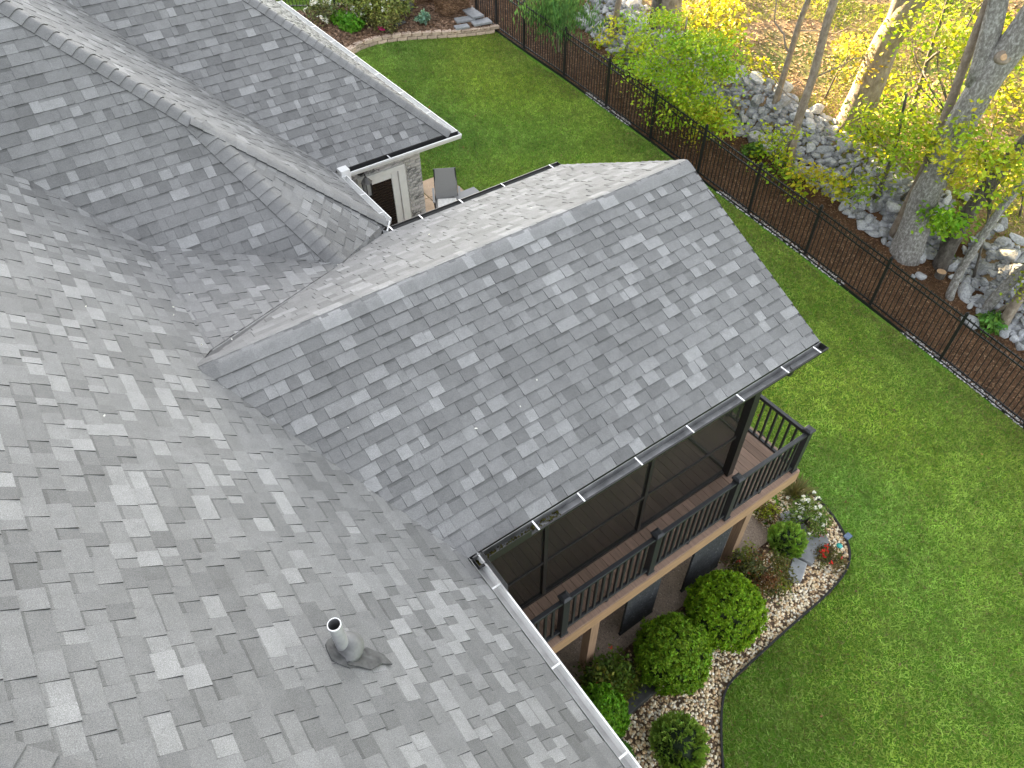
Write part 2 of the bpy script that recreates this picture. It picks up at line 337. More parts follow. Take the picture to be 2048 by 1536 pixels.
def ruled(name, A, B, nu, mat, dz, zf=G):
    A = np.array(A)[:, :2]; B = np.array(B)[:, :2]
    def res(L, n):
        s = np.r_[0, np.cumsum(np.hypot(*np.diff(L, axis=0).T))]; t = np.linspace(0, s[-1], n); return np.stack([np.interp(t, s, L[:, i]) for i in (0, 1)], 1)
    A = res(A, 160); B = res(B, 160); u = np.linspace(0, 1, nu)[:, None, None]; P = A * (1 - u) + B * u
    Z = zf(P[..., 0], P[..., 1]) + dz; V = np.concatenate([P, Z[..., None]], -1).reshape(-1, 3); n = 160
    I, J = np.meshgrid(np.arange(nu - 1), np.arange(n - 1), indexing='ij'); a = (I * n + J).ravel()
    return np_mesh(name, V, np.stack([a, a + n, a + n + 1, a + 1], 1), mat, np.ones(3), True)
fl = [[15.05, -13.2], [14.6, -8], [14.3, -5.8]] + [f[:2] for f in FP[::-1]] + [[12.7, 17], [12.7, 26.5]]
tag(ruled('mulch_strip', [[p[0] - .06, p[1]] for p in fl], [[p[0] + .5, p[1]] for p in WL], 14, M['mulch'], .012), 'dark brown mulch strip between fence and stone wall', None, None, 'structure')
tag(ruled('hillside', [[p[0] + .45, p[1]] for p in WL], [[50, -20], [50, 30]], 110, M['hill'], .022), 'wooded hillside behind the stone wall', None, None, 'structure')
_ymin = -2.6
def keepbed(x, y): return inpoly(x, y, BEDPOLY) & (y < _ymin)
tag(grid_mesh('gravel_bed', np.arange(.5, 9.2, .06), np.arange(-7.6, -2, .06), G, M['bedsoil'], .012, keepbed), 'soil of the pebble bed along the deck', None, None, 'structure')
tag(grid_mesh('garden_bed', np.arange(5.4, 12.9, .1), np.arange(12.4, 18, .1), G, M['bedmulch'], .16, lambda x, y: inpoly(x, y, TLPOLY)), 'raised mulch bed in the far corner of the yard', None, None, 'structure')
mb = MB(); mb.box((.9, -2.86, -.12), (7.27, 2.3, .022)); so_ = mb.build('patio_slab', M['aggregate']); tag(so_, 'brown exposed aggregate slab under the deck', None, None, 'structure')
# wing patio: square tan slabs with open joints
pat = tag(bpy.data.objects.new('wing_patio', None), 'tan concrete patio slabs beside the brick wing', None, None, 'structure'); COL.objects.link(pat); pat.location = (6, 6, 1.6); ORIG[pat.name] = V3(6, 6, 1.6)
for i in range(5):
    for j in range(7):
        x = 3.2 + .84 * i; y = 3.15 + .72 * j
        mb = MB(); t = random.uniform(.88, 1.12); mb.box((x + .008, y + .008, 1.62), (x + .832, y + .712, 1.80), g3(t)); mb.build('slab', M['paver'], pat, bevel=.012)

# ------------------------------------------------------------------ the house
SM = 0.95268; SP = 0.49222; ZR = 6.2; W_ = 2.59166; ZE = 4.92434; X1 = 6.54009; X0 = 1.33902
def zM(x): return ZR - SM * x
def zN(y): return 6.033 + SM * (y - 2.633)
def zF(x): return 8.17 - SM * x
def zW(y): return ZE + .93 * (y - 4.6)
house = thing('house', 'house under grey asphalt shingle roofs with screened porch and brick wing', 'house', (3.0, 1.0, 0.0))
def P_(x, y, z): return np.array([x, y, z], float)
V1 = P_(.199, 2.609, zM(.199)); V3p = P_(.199, .385, zM(.199)); V2 = P_(2.25, (ZR - 6.033 + SM * 2.633) / (SM + SP), 0); V2[2] = ZR - SP * V2[1]; K = P_(1.36, 3.516, zF(1.36))
R0 = P_(0, 0, ZR); R1 = P_(X1, 0, ZR); TP = P_(3.15, W_, ZE); FT = P_(3.407, 2.86, ZE); FW = P_(3.407, 4.6, ZE); E2 = P_(5.63, 4.6, ZE)
hipS = lambda x: P_(x, -5.33 - x, zM(x)); valN = lambda x: P_(x, 2.808 - x, zM(x))
ylow = 4.6 + 5.4
V2c = V2
FACES = {
 'main': [[hipS(-3), hipS(0), R0, P_(0, 2.808, ZR), valN(-3)], [hipS(0), hipS(X0), P_(X0, -W_, ZE), R0], [R0, V3p, V1, P_(0, 2.808, ZR)]],
 'porch_front': [[R0, P_(X0, -W_, ZE), P_(X1, -W_, ZE), R1]],
 'porch_back': [[R0, R1, P_(X1, W_, ZE), TP], [R0, TP, V2c, P_(.199, .385, ZR - SP * .385)]],
 'cricket': [[V3p, V2c, V1]],
 'left_upper': [[valN(-3), V1, V2, K, P_(-3, 7.876, zF(-3))]],
 'corner': [[K, V2, FT]],
 'corner_low': [[V2, TP, FT]],
 'left_back': [[FT, FW, P_(3.407 - 5.4 * .93 / SM, ylow, zF(3.407 - 5.4 * .93 / SM)), P_(-1.86, 6.736, zF(-1.86)), K]],
 'wing_front': [[FW, E2, P_(.23, 10.0, zW(10.0)), P_(3.407 - 5.4 * .93 / SM, 10.0, zW(10))]],
 'wing_end': [[E2, P_(5.63, 12.5, ZE), P_(-.9, 12.5, zW(4.6 + 6.53)), P_(-.9, 11.13, zW(11.13))]],
 'front_hip': [[hipS(-3), P_(-3, -6.67, ZE), hipS(X0)]],
}
def cut(poly, n, c):   # keep n.p <= c, 2D
    out = []
    for i in range(len(poly)):
        a = poly[i]; b = poly[(i + 1) % len(poly)]; da = n[0] * a[0] + n[1] * a[1] - c; db = n[0] * b[0] + n[1] * b[1] - c
        if da <= 0: out.append(a)
        if (da < 0 < db) or (db < 0 < da): t = da / (da - db); out.append((a[0] + (b[0] - a[0]) * t, a[1] + (b[1] - a[1]) * t))
    return out
def clip(sub, conv):
    A = sum(conv[i][0] * conv[(i + 1) % len(conv)][1] - conv[(i + 1) % len(conv)][0] * conv[i][1] for i in range(len(conv)))
    C = conv if A > 0 else conv[::-1]
    for i in range(len(C)):
        a = C[i]; b = C[(i + 1) % len(C)]; n = (b[1] - a[1], -(b[0] - a[0])); l = math.hypot(*n)
        if l < 1e-9: continue
        n = (n[0] / l, n[1] / l); sub = cut(sub, n, n[0] * a[0] + n[1] * a[1])
        if len(sub) < 3: return []
    return sub
EXPO = 0.1423
ALLTABS = []       # (size, slope object, list of (verts, faces), tone)
SLOPES = []
def tone():
    r = random.random()
    if r < .17: return .218 * random.uniform(.9, 1.12)
    if r < .30: return .118 * random.uniform(.92, 1.1)
    return .152 * random.uniform(.84, 1.18)
def build_slope(key, pieces, expo=EXPO, label=None):
    pts = pieces[0]; n = nrm(np.cross(pts[1] - pts[0], pts[2] - pts[0])); n = n if n[2] > 0 else -n
    h = nrm(np.cross((0, 0, 1), n)); u = np.cross(n, h); u = u if u[2] > 0 else -u; h = np.cross(u, n)
    allp = np.concatenate(pieces); zmin = allp[:, 2].min(); O = allp[allp[:, 2].argmin()].copy()
    mb = MB()
    for pc in pieces:
        b = [p - n * .006 for p in pc]; t = [p - n * (.26 if key in ('left_upper', 'corner', 'corner_low') else .12) for p in pc]; k = len(pc); nn = np.cross(pc[1] - pc[0], pc[2] - pc[0]); rev = nn @ n < 0
        fs = [tuple(range(k)), tuple(range(2 * k - 1, k - 1, -1))] + [(i, i + k, (i + 1) % k + k, (i + 1) % k) for i in range(k)]
        if rev: fs = [f[::-1] for f in fs]
        mb.add(b + t, fs)
    so = mb.build('roof_slope', M['felt'], house)
    if label: so['label'] = label
    SLOPES.append(so)
    P2 = [[((p - O) @ h, (p - O) @ u) for p in pc] for pc in pieces]
    amin = min(q[0] for pc in P2 for q in pc); amax = max(q[0] for pc in P2 for q in pc); bmax = max(q[1] for pc in P2 for q in pc)
    for r in range(int(math.ceil(bmax / expo)) + 1):
        b0 = r * expo - (.012 if r == 0 else 0); b1 = (r + 1) * expo; a = amin - random.uniform(0, .3); up = False; last = 0
        while a < amax:
            wd = random.choice([.085, .11, .125, .14, .16, .19, .22, .26]) * random.uniform(.9, 1.1); a1 = a + wd; t = tone(); up = not up
            th = random.uniform(.0105, .0140) if up else random.uniform(.0050, .0080); wob = random.uniform(-.0035, .0035)
            geo = []; area = 0; cen = None
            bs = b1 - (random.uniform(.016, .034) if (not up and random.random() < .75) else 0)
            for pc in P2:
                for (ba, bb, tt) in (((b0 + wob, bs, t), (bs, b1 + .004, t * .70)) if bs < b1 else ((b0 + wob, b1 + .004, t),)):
                    q = clip([(a + .001, ba), (a1 - .001, ba), (a1 - .001, bb), (a + .001, bb)], pc)
                    if len(q) < 3: continue
                    ar = abs(sum(q[i][0] * q[(i + 1) % len(q)][1] - q[(i + 1) % len(q)][0] * q[i][1] for i in range(len(q)))) / 2
                    if ar < 1e-5: continue
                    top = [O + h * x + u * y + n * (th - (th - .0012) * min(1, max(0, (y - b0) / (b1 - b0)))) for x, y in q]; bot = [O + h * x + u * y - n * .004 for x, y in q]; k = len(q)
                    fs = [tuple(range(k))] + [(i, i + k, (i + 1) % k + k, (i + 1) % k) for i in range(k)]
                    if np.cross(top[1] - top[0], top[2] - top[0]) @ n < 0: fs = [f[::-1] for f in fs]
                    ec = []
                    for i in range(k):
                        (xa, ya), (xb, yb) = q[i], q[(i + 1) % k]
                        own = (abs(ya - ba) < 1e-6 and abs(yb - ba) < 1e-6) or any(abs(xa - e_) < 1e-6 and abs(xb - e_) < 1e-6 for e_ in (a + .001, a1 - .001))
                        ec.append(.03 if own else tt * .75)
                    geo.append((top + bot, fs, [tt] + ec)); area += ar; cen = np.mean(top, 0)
            if geo:
                pr = project(cen)[0]; vis = pr[2] > .1 and -30 < pr[0] < 2078 and -30 < pr[1] < 1566; d = CAM - cen; D = np.linalg.norm(d)
                ALLTABS.append((area * max(0, n @ d / D) / D ** 2 if vis else 0, so, geo, t))
            a = a1
for k, v in FACES.items(): build_slope(k, v)
ALLTABS.sort(key=lambda t: -t[0])
rest = {}
for i, (sz, so, geo, t) in enumerate(ALLTABS):
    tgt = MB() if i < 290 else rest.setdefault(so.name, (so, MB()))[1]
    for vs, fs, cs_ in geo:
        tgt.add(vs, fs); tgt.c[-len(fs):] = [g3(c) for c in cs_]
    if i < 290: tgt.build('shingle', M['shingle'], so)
for so, m in rest.values(): tag(m.build('shingle_field', M['shingle'], so), None, None, None, 'stuff')

# ridge and hip caps
def caps(A, B, na, nb, half=.135, ln=.142, rise=.010, flat=False, t0=0, jitter=.0, arc=.045):
    """na, nb: unit directions running down each face, square to the line"""
    A = np.asarray(A, float); B = np.asarray(B, float); L = np.linalg.norm(B - A); t = (B - A) / L; up = nrm(-(na + nb)) if np.linalg.norm(na + nb) > 1e-6 else np.array([0, 0, 1.]); s = t0
    while s < L:
        l = ln * random.uniform(1 - jitter, 1 + jitter) if not flat else random.choice([.1, .14, .18, .24, .3]); e_ = min(L, s + l + (.02 if not flat else .0)); tn = tone()
        tn = .150 * random.uniform(.88, 1.12) if not flat else .165 * random.choice([.82, .92, 1, 1.05, 1.1, 1.45])
        prof = [(na * half, .0), (na * half * .55, .45), (na * arc, .86), (na * 0, 1.0), (nb * arc, .86), (nb * half * .55, .45), (nb * half, .0)]
        vs = []
        nau = nrm(np.cross(t, na)); nau = nau if nau @ up > 0 else -nau; nbu = nrm(np.cross(t, nb)); nbu = nbu if nbu @ up > 0 else -nbu
        for (q, hh) in ((s, .010 if flat else .009), (e_, .010 if flat else .023)):
            for i, (o, f) in enumerate(prof):
                nn = nau if i < 3 else nbu if i > 3 else up
                vs.append(A + t * q + o + nn * (hh + .004) + up * (rise * (f if i == 3 else f * .55) - (.018 if i == 3 else .0)))
        k = 7
        for (q, hh) in ((s, 0), (e_, 0)):
            for i, (o, f) in enumerate(prof):
                nn = nau if i < 3 else nbu if i > 3 else up; vs.append(A + t * q + o * .98 + nn * -.004 - (up * .02 if i == 3 else 0))
        fs = [(i, i + 1, k + i + 1, k + i) for i in range(k - 1)] + [(k + i, k + i + 1, 3 * k + i + 1, 3 * k + i) for i in range(k - 1)] + [(2 * k + i, 2 * k + i + 1, i + 1, i) for i in range(k - 1)] + [(0, k, 3 * k, 2 * k), (k - 1, 3 * k - 1, 4 * k - 1, 2 * k - 1)]
        m = MB(); m.add(vs, fs[:k - 1], g3(tn)); m.add(vs, fs[k - 1:], g3(.06)); o = m.build('ridge_cap', M['shingle'], house); s += l
        for p in o.data.polygons[:k - 1]: p.use_smooth = True
def facedown(t, nrmface):
    d = np.cross(nrmface, t); d = d if d[2] < 0 else -d; return nrm(d)
def fn(p): n = nrm(np.cross(p[1] - p[0], p[2] - p[0])); return n if n[2] > 0 else -n
FN = {k: fn(v[0]) for k, v in FACES.items()}
def capline(A, B, f1, f2, **k):
    t = nrm(np.asarray(B) - A); caps(A, B, facedown(t, FN[f1]), facedown(t, FN[f2]), **k)
capline(R0 + V3(.02, 0, 0), R1, 'porch_front', 'porch_back', half=.185, flat=True, rise=.006, arc=.06)
capline(P_(-2.4, 7.276, zF(-2.4)), K + V3(.06, -.06, -.055), 'left_upper', 'left_back')
capline(V3p, V2, 'porch_back', 'cricket', half=.075, flat=True, rise=.0, arc=.02)
capline(K + V3(.01, -.02, -.02), V2, 'left_upper', 'corner', half=.15)
capline(K + V3(-.02, .02, .03), FT + V3(0, 0, .012), 'corner', 'left_back', half=.15)
capline(P_(.4, 9.83, zW(9.83)), E2, 'wing_front', 'wing_end')
capline(hipS(-2.6), hipS(X0), 'main', 'front_hip', half=.15)

# gutters
def gutter(A, B, out, inner, outer, white, brackets=(), depth=.125, name='gutter', ht=.095):
    A = np.asarray(A, float); B = np.asarray(B, float); out = np.asarray(out, float); t = nrm(B - A)
    m = MB(); up = np.array([0, 0, 1.])
    def strip(o0, z0, o1, z1, mi, th=.004):
        a = A + out * o0 + up * z0; b = A + out * o1 + up * z1; v = nrm(b - a); n = nrm(np.cross(v, t)) * th; L = B - A
        m.add([a, b, b + n, a + n, a + L, b + L, b + n + L, a + n + L], [(0, 1, 2, 3), (7, 6, 5, 4), (0, 4, 5, 1), (1, 5, 6, 2), (2, 6, 7, 3), (3, 7, 4, 0)], (1, 1, 1), mi)
    strip(0, .01, 0, -ht, 0); strip(.004, -ht, depth * .7, -ht, 0); strip(depth * .7, -ht, depth * .85, -ht * .55, 1); strip(depth * .85, -ht * .55, depth, -ht * .35, 1); strip(depth, -ht * .35, depth, .0, 1); strip(depth + .004, .0, depth - .014, .004, 1)
    for E_ in (A, B - t * .004): m.add([E_, E_ + out * depth, E_ + out * depth * .8 - up * ht, E_ - up * ht] + [q + t * .004 for q in (E_, E_ + out * depth, E_ + out * depth * .8 - up * ht, E_ - up * ht)], [(0, 1, 2, 3), (7, 6, 5, 4), (0, 4, 5, 1), (1, 5, 6, 2), (2, 6, 7, 3), (3, 7, 4, 0)], (1, 1, 1), 1)
    g = m.build(name, [inner, outer], house)
    for s in brackets:
        q = A + t * s; b = MB(); b.beam(q + out * .0 + up * .004, q + out * (depth + .002) + up * .002, .017, .010); b.build('gutter_bracket', white, g)
    return g
go = .018
gutter((X0 + .05, -W_ - go, ZE - .012), (X1 + .01, -W_ - go, ZE - .012), (0, -1, 0), M['gutter_in'], M['bronze'], M['bracket'], [x - X0 - .05 for x in (1.49, 2.10, 2.68, 3.47, 4.235, 5.04, 5.81, 6.40)])['label'] = 'open dark bronze gutter of the porch eave with silver hangers'
gutter((X1 + .01, W_ + go, ZE - .012), (3.2, W_ + go, ZE - .012), (0, 1, 0), M['gutter_in'], M['bronze'], M['bracket'], [X1 - x for x in (3.38, 3.89, 4.61, 5.4, 6.365)])
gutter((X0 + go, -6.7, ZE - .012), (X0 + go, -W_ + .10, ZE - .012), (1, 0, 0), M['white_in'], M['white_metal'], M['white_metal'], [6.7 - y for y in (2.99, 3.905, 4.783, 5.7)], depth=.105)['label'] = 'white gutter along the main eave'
gutter((3.407 + go, FT[1] + .05, ZE - .012), (3.407 + go, 4.52, ZE - .012), (1, 0, 0), M['white_metal'], M['white_metal'], M['white_metal'], [y - FT[1] - .05 for y in (3.125, 3.746, 4.402)], depth=.10)
gutter((FT[0] + go, FT[1] + .05, ZE - .012), (FT[0] - .14, FT[1] - .16, ZE - .012), nrm(V3(1, -1, 0)), M['white_metal'], M['white_metal'], M['white_metal'], (), depth=.07)
gutter((3.56, 4.6 - go, ZE - .012), (5.63 + go + .12, 4.6 - go, ZE - .012), (0, -1, 0), M['black'], M['white_metal'], M['white_metal'], [.80])
gutter((5.63 + go, 4.6 - go, ZE - .012), (5.63 + go, 12.4, ZE - .012), (1, 0, 0), M['white_metal'], M['white_metal'], M['white_metal'], [.9, 1.9, 2.9, 3.9, 4.9, 5.9])
mb = MB(); mb.box((3.44, 4.42, ZE - .11), (3.60, 4.585, ZE + .07)); mb.build('gutter_box', M['white_metal'], house, bevel=.006)
# splash guards in the inner corner of the two gutters
mb = MB(); mb.box((X0 + .13, -W_ - .50, ZE - .02), (X0 + .134, -W_ - .04, ZE + .10)); mb.build('splash_guard', M['bronze'], house)
mb = MB(); mb.box((X0 + .16, -W_ - .149, ZE - .02), (X0 + .66, -W_ - .145, ZE + .09)); mb.build('splash_guard', M['bronze'], house)
mb = MB(); mb.tube([(6.012, -W_ - .075, ZE - .104), (6.012, -W_ - .075, ZE - .085)], .042, 14); mb.build('gutter_outlet', M['lead'], house)
mb = MB(); mb.tube([(6.012, -W_ - .075, ZE - .11), (6.012, -W_ - .06, ZE - .22), (6.03, -2.32, ZE - .42), (6.05, -2.28, ZE - .6)], .035, 8); mb.build('downspout', M['bronze'], house)
# fascia, soffit, porch shell
for bx in (((X0 - .3, -W_ + .02, ZE - .17), (X1 - .03, -W_ + .045, ZE - .02)), ((3.2, W_ - .045, ZE - .17), (X1 - .03, W_ - .02, ZE - .02))):
    mb = MB(); mb.box(*bx); mb.build('fascia', M['bronze'], house)
for bx in (((X0 - .03, -6.7, ZE - .19), (X0 - .005, -W_ + .3, ZE - .03)), ((3.37, 2.75, ZE - .19), (3.395, 4.6, ZE - .03)), ((3.407, 4.63, ZE - .19), (5.61, 4.655, ZE - .03)), ((5.58, 4.66, ZE - .19), (5.605, 12.4, ZE - .03))):
    mb = MB(); mb.box(*bx); mb.build('fascia', M['white_trim'], house)
mb = MB(); mb.box((3.0, 4.66, ZE - .2), (5.58, 5.05, ZE - .185)); mb.build('soffit', M['white_trim'], house)
for s in (-1, 1):
    mb = MB(); mb.beam((X1 - .012, s * .0, ZR - .075), (X1 - .012, s * W_, ZE - .075), .024, .14); mb.build('rake_board', M['bronze'], house)
mb = MB()
mb.add([(6.20, -2.15, 4.66), (6.20, 2.15, 4.66), (6.20, 2.15, 4.98), (6.20, 0, 6.04), (6.20, -2.15, 4.98), (6.27, -2.15, 4.66), (6.27, 2.15, 4.66), (6.27, 2.15, 4.98), (6.27, 0, 6.04), (6.27, -2.15, 4.98)],
       [(0, 1, 2, 3, 4), (9, 8, 7, 6, 5), (0, 5, 6, 1), (1, 6, 7, 2), (2, 7, 8, 3), (3, 8, 9, 4), (4, 9, 5, 0)]); mb.build('gable_wall', M['siding'], house)
mb = MB(); mb.box((.96, 2.10, 0), (6.2, 2.2, 4.8)); mb.build('porch_wall', M['inside'], house)
mb = MB(); mb.box((.96, -2.1, 4.70), (6.2, 2.1, 4.74)); mb.build('porch_ceiling', M['inside'], house)
mb = MB(); mb.box((.70, -9.0, 0), (.95, 2.2, 4.75)); mb.box((.70, 2.2, 0), (.95, 5, 5.2)); mb.build('house_wall', M['siding'], house)
mb = MB(); mb.box((-6, -9.0, 4.70), (1.3, 3.2, 4.76)); mb.build('soffit', M['white_trim'], house)
# screens
zf = 1.94
def frame(a, b, nm='screen_frame'): m = MB(); m.box(a, b); return m.build(nm, M['bronze'], house)
bays = [.96, 2.67, 4.39, 6.17]
for a, b in zip(bays[:-1], bays[1:]):
    m = MB(); m.box((a + .03, -2.136, zf + .06), (b - .03, -2.133, 4.62)); m.build('screen_panel', M['screen'], house)
for x in bays[1:-1]: frame((x - .028, -2.165, zf + .05), (x + .028, -2.105, 4.62))
frame((.96, -2.165, zf), (6.17, -2.105, zf + .055)); frame((.96, -2.16, zf + .89), (6.17, -2.14, zf + .935)); frame((.96, -2.17, 4.62), (6.3, -2.10, 4.80))
frame((6.18, -2.23, zf), (6.30, -2.11, 4.75), 'corner_post'); frame((6.17, 2.0, zf), (6.33, 2.14, 4.75), 'corner_post')
m = MB(); m.box((6.248, -2.1, zf + .06), (6.251, 2.0, 4.62)); m.build('screen_panel', M['screen'], house)
frame((6.225, -2.1, zf), (6.275, 2.0, zf + .055)); frame((6.225, -.03, zf + .05), (6.275, .03, 4.62)); frame((6.235, -2.1, zf + .89), (6.265, 2.0, zf + .935))

# wing walls with single bricks
mb = MB(); mb.box((2.6, 5.02, 1.4), (5.18, 5.25, 4.75)); mb.box((5.0, 5.25, 1.4), (5.18, 12.0, 4.75)); mb.box((2.6, 2.75, 1.4), (2.98, 5.02, 4.75)); wallw = mb.build('wing_wall', M['mortar'], house)
bm_ = MB(); bm_.box((-.0975, -.012, -.0285), (.0975, .03, .0285)); BR = mesh_of(bm_, 'brick', M['brick'])
nb = 0
for r in range(31):
    z = 4.70 - r * .0667
    for c in range(13):
        x = 5.19 - .105 - c * .2045 - (.102 if r % 2 else 0)
        if x < 3.35: continue
        sx = 1.0; xx = x
        if r % 2 == 0 and c == 0: pass
        if z < 4.38 and 3.86 < x < 4.93:
            if x > 4.86: xx, sx = 4.93, .40
            else: continue
        inst('brick', BR, wallw, (xx, 5.013 + random.uniform(-.003, .003), z), (0, 0, 0), (sx, 1, 1)); nb += 1
    if r % 2: inst('brick', BR, wallw, (5.138, 5.013, z), (0, 0, 0), (.47, 1, 1)); nb += 1
# door
dr = MB(); dr.box((4.05, 4.99, 1.75), (4.56, 5.012, 4.235)); door = dr.build('door', M['glass'], house)
for nm, a, b in (('door_casing', (4.69, 4.945, 1.75), (4.83, 5.02, 4.35)), ('door_casing', (3.90, 4.945, 1.75), (3.98, 5.02, 4.35)), ('door_casing', (3.90, 4.94, 4.335), (4.83, 5.02, 4.43)),
                ('door_stile', (4.555, 4.97, 1.75), (4.69, 5.018, 4.335)), ('door_stile', (3.98, 4.97, 1.75), (4.06, 5.018, 4.335)), ('door_rail', (4.06, 4.97, 4.225), (4.555, 5.018, 4.335))):
    m = MB(); m.box(a, b); m.build(nm, M['white_trim'], door, bevel=.008)
for z in np.arange(3.0, 4.2, .055):
    m = MB(); m.box((4.07, 4.984, z), (4.545, 4.99, z + .012), g3(1.0)); m.build('blind_slat', M['darkwood'], door)
m = MB(); m.box((4.62, 4.955, 2.72), (4.65, 4.97, 2.9)); m.build('door_handle', M['black'], door)
# wall lantern
lan = thing('wall_lantern', 'black glazed lantern on the whitewashed brick beside the white door', 'lantern', (4.0, 4.99, 4.5))
m = MB(); m.tube([(3.99, 5.0, 4.56), (3.99, 4.965, 4.56)], .085, 8); m.build('backplate', M['black'], lan)
m = MB(); m.tube([(3.99, 4.96, 4.56), (3.99, 4.88, 4.60), (3.99, 4.80, 4.57), (3.99, 4.78, 4.50)], .012, 6); m.build('arm', M['black'], lan)
LX, LY, LZ = 3.99, 4.78, 4.20
m = MB(); m.tube([(LX, LY, LZ + .24), (LX, LY, LZ + .33)], [.105, .03], 6); m.build('cap', M['lead'], lan)
m = MB()
for k in range(6):
    a = k * math.pi / 3; m.beam((LX + .09 * math.cos(a), LY + .09 * math.sin(a), LZ + .24), (LX + .075 * math.cos(a), LY + .075 * math.sin(a), LZ), .012, .012, (1, 0, 0))
m.tube([(LX, LY, LZ - .02), (LX, LY, LZ)], .08, 6); m.build('frame', M['black'], lan)
m = MB(); m.tube([(LX, LY, LZ + .005), (LX, LY, LZ + .24)], [.065, .08], 6); 
mg, n_, b_, o_ = newmat('lantern_glass'); b_.inputs['Base Color'].default_value = (.8, .82, .83, 1); b_.inputs['Roughness'].default_value = .1; b_.inputs['Transmission Weight'].default_value = .7; M['lglass'] = mg
m.build('pane', M['lglass'], lan)

# roof vent pipe
vz = 6.2772; VP = V3(-.081, -3.382, vz)
vent = thing('vent_pipe', 'grey plumbing vent pipe with metal flashing boot on the near roof', 'vent pipe', VP)
nM = FN['main']; uM = nrm(V3(-1, 0, SM)); hM = V3(0, 1, 0)
m = MB(); fl_ = []
random.seed(3)
for k in range(22):
    a = 2 * math.pi * k / 22; r = .128 * (1 + .25 * max(0, math.sin(a - .6)) + random.uniform(-.06, .06)); fl_.append(VP + hM * math.cos(a) * r + uM * (math.sin(a) * r * 1.05) + nM * .014)
m.add(fl_ + [p - nM * .012 for p in fl_], [tuple(range(22)), tuple(range(43, 21, -1))] + [(i, 22 + i, 22 + (i + 1) % 22, (i + 1) % 22) for i in range(22)])
m.build('flashing', M['flash'], vent)
m = MB(); q_ = [VP + hM * a_ + uM * b_ + nM * .022 for a_, b_ in ((-.02, -.17), (-.10, -.28), (-.19, -.31), (-.17, -.22), (-.20, -.10), (-.16, -.02), (-.13, .06), (-.08, .02))]; m.add(q_ + [p - nM * .01 for p in q_], [tuple(range(8)), tuple(range(15, 7, -1))] + [(i, 8 + i, 8 + (i + 1) % 8, (i + 1) % 8) for i in range(8)]); m.build('shadow_plate', M['flash'], vent)  # dark plate added as the shadow on the lower right of the pipe
m = MB(); m.tube([VP + nM * .014, VP + nM * .040 + V3(0, 0, .005), VP + nM * .03 + V3(0, 0, .04), VP + V3(0, 0, .10)], [.120, .112, .085, .050], 28); m.build('boot', M['lead'], vent, True)
m = MB(); ring = []
Bz, Tz = VP + V3(0, 0, -.02), VP + V3(0, 0, .40)
m.tube([Bz, Tz], .0445, 28, cap=False); m.tube([Tz, Tz - V3(0, 0, .22)], .0405, 28, cap=False, c=g3(.6)); m.build('pipe', M['pipe'], vent, True)
m = MB(); n0 = 28
vs_ = [Tz + V3(math.cos(2 * math.pi * k / n0), math.sin(2 * math.pi * k / n0), 0) * r for r in (.046, .040) for k in range(n0)]
m.add(vs_ + [v - V3(0, 0, .012) for v in vs_], [(k, (k + 1) % n0, n0 + (k + 1) % n0, n0 + k) for k in range(n0)] + [(2 * n0 + k, 2 * n0 + (k + 1) % n0, (k + 1) % n0, k) for k in range(n0)]); m.build('rim', M['piperim'], vent)
random.seed(11)

# ------------------------------------------------------------------ deck
deck = thing('raised_deck', 'raised brown board deck with black railing round the screened porch', 'deck', (4, -2.5, 0))
x = .97; bw = .1385
while x < 7.17:
    m = MB(); y0 = -2.70; y1 = 2.05 if x < 6.3 else 2.7
    m.box((x, y0, zf - .028), (x + bw, y1, zf + random.uniform(-.001, .001))); m.build('board', M['board'], deck, bevel=.003); x += bw + .0045
m = MB(); m.box((.97, -2.80, zf - .028), (7.2, -2.706, zf)); m.build('border_board', M['board'], deck, bevel=.003)
for nm, a, b in (('fascia_board', (.97, -2.805, zf - .275), (7.205, -2.775, zf - .032)), ('fascia_board', (7.175, -2.775, zf - .275), (7.205, 2.7, zf - .032)), ('beam', (.97, -2.74, zf - .27), (7.17, -2.66, zf - .03))):
    m = MB(); m.box(a, b); m.build(nm, M['fascia'], deck)
m = MB()
for xx in np.arange(1.2, 7.1, .4): m.box((xx, -2.65, zf - .26), (xx + .038, 2.0, zf - .032))
m.build('joist', M['darkwood'], deck)['kind'] = 'stuff'
for xx in (.9, 3.12, 6.22):
    m = MB(); m.box((xx - .075, -2.775, .02), (xx + .075, -2.63, zf - .28)); m.box((xx - .0755, -2.777, .02), (xx - .02, -2.774, zf - .28)); m.build('deck_post', M['dpost'], deck, bevel=.006)
for xx in (3.52, 6.5):
    m = MB(); m.box((xx, -2.73, zf - .40), (xx + .04, -2.66, zf - .275)); m.build('beam_end', M['fascia'], deck)
def post(x, y):
    m = MB(); m.box((x - .051, y - .051, zf), (x + .051, y + .051, zf + .955)); p = m.build('rail_post', M['rail'], deck, bevel=.004)
    m = MB(); a = .068; m.box((x - a, y - a, zf + .955), (x + a, y + a, zf + .985)); m.add([(x - a, y - a, zf + .985), (x + a, y - a, zf + .985), (x + a, y + a, zf + .985), (x - a, y + a, zf + .985), (x - .035, y - .035, zf + 1.005), (x + .035, y - .035, zf + 1.005), (x + .035, y + .035, zf + 1.005), (x - .035, y + .035, zf + 1.005)], [(0, 1, 5, 4), (1, 2, 6, 5), (2, 3, 7, 6), (3, 0, 4, 7), (4, 5, 6, 7)]); m.build('post_cap', M['rail'], p)
    m = MB(); a = .064; m.box((x - a, y - a, zf), (x + a, y + a, zf + .035)); m.build('post_skirt', M['rail'], p, bevel=.006)
PX = [1.01, 2.555, 4.09, 5.61, 7.10]; PY = -2.71
bl = MB(); bl.box((-.016, -.016, 0), (.016, .016, .78)); BAL = mesh_of(bl, 'baluster', M['rail'])
for x in PX: post(x, PY)
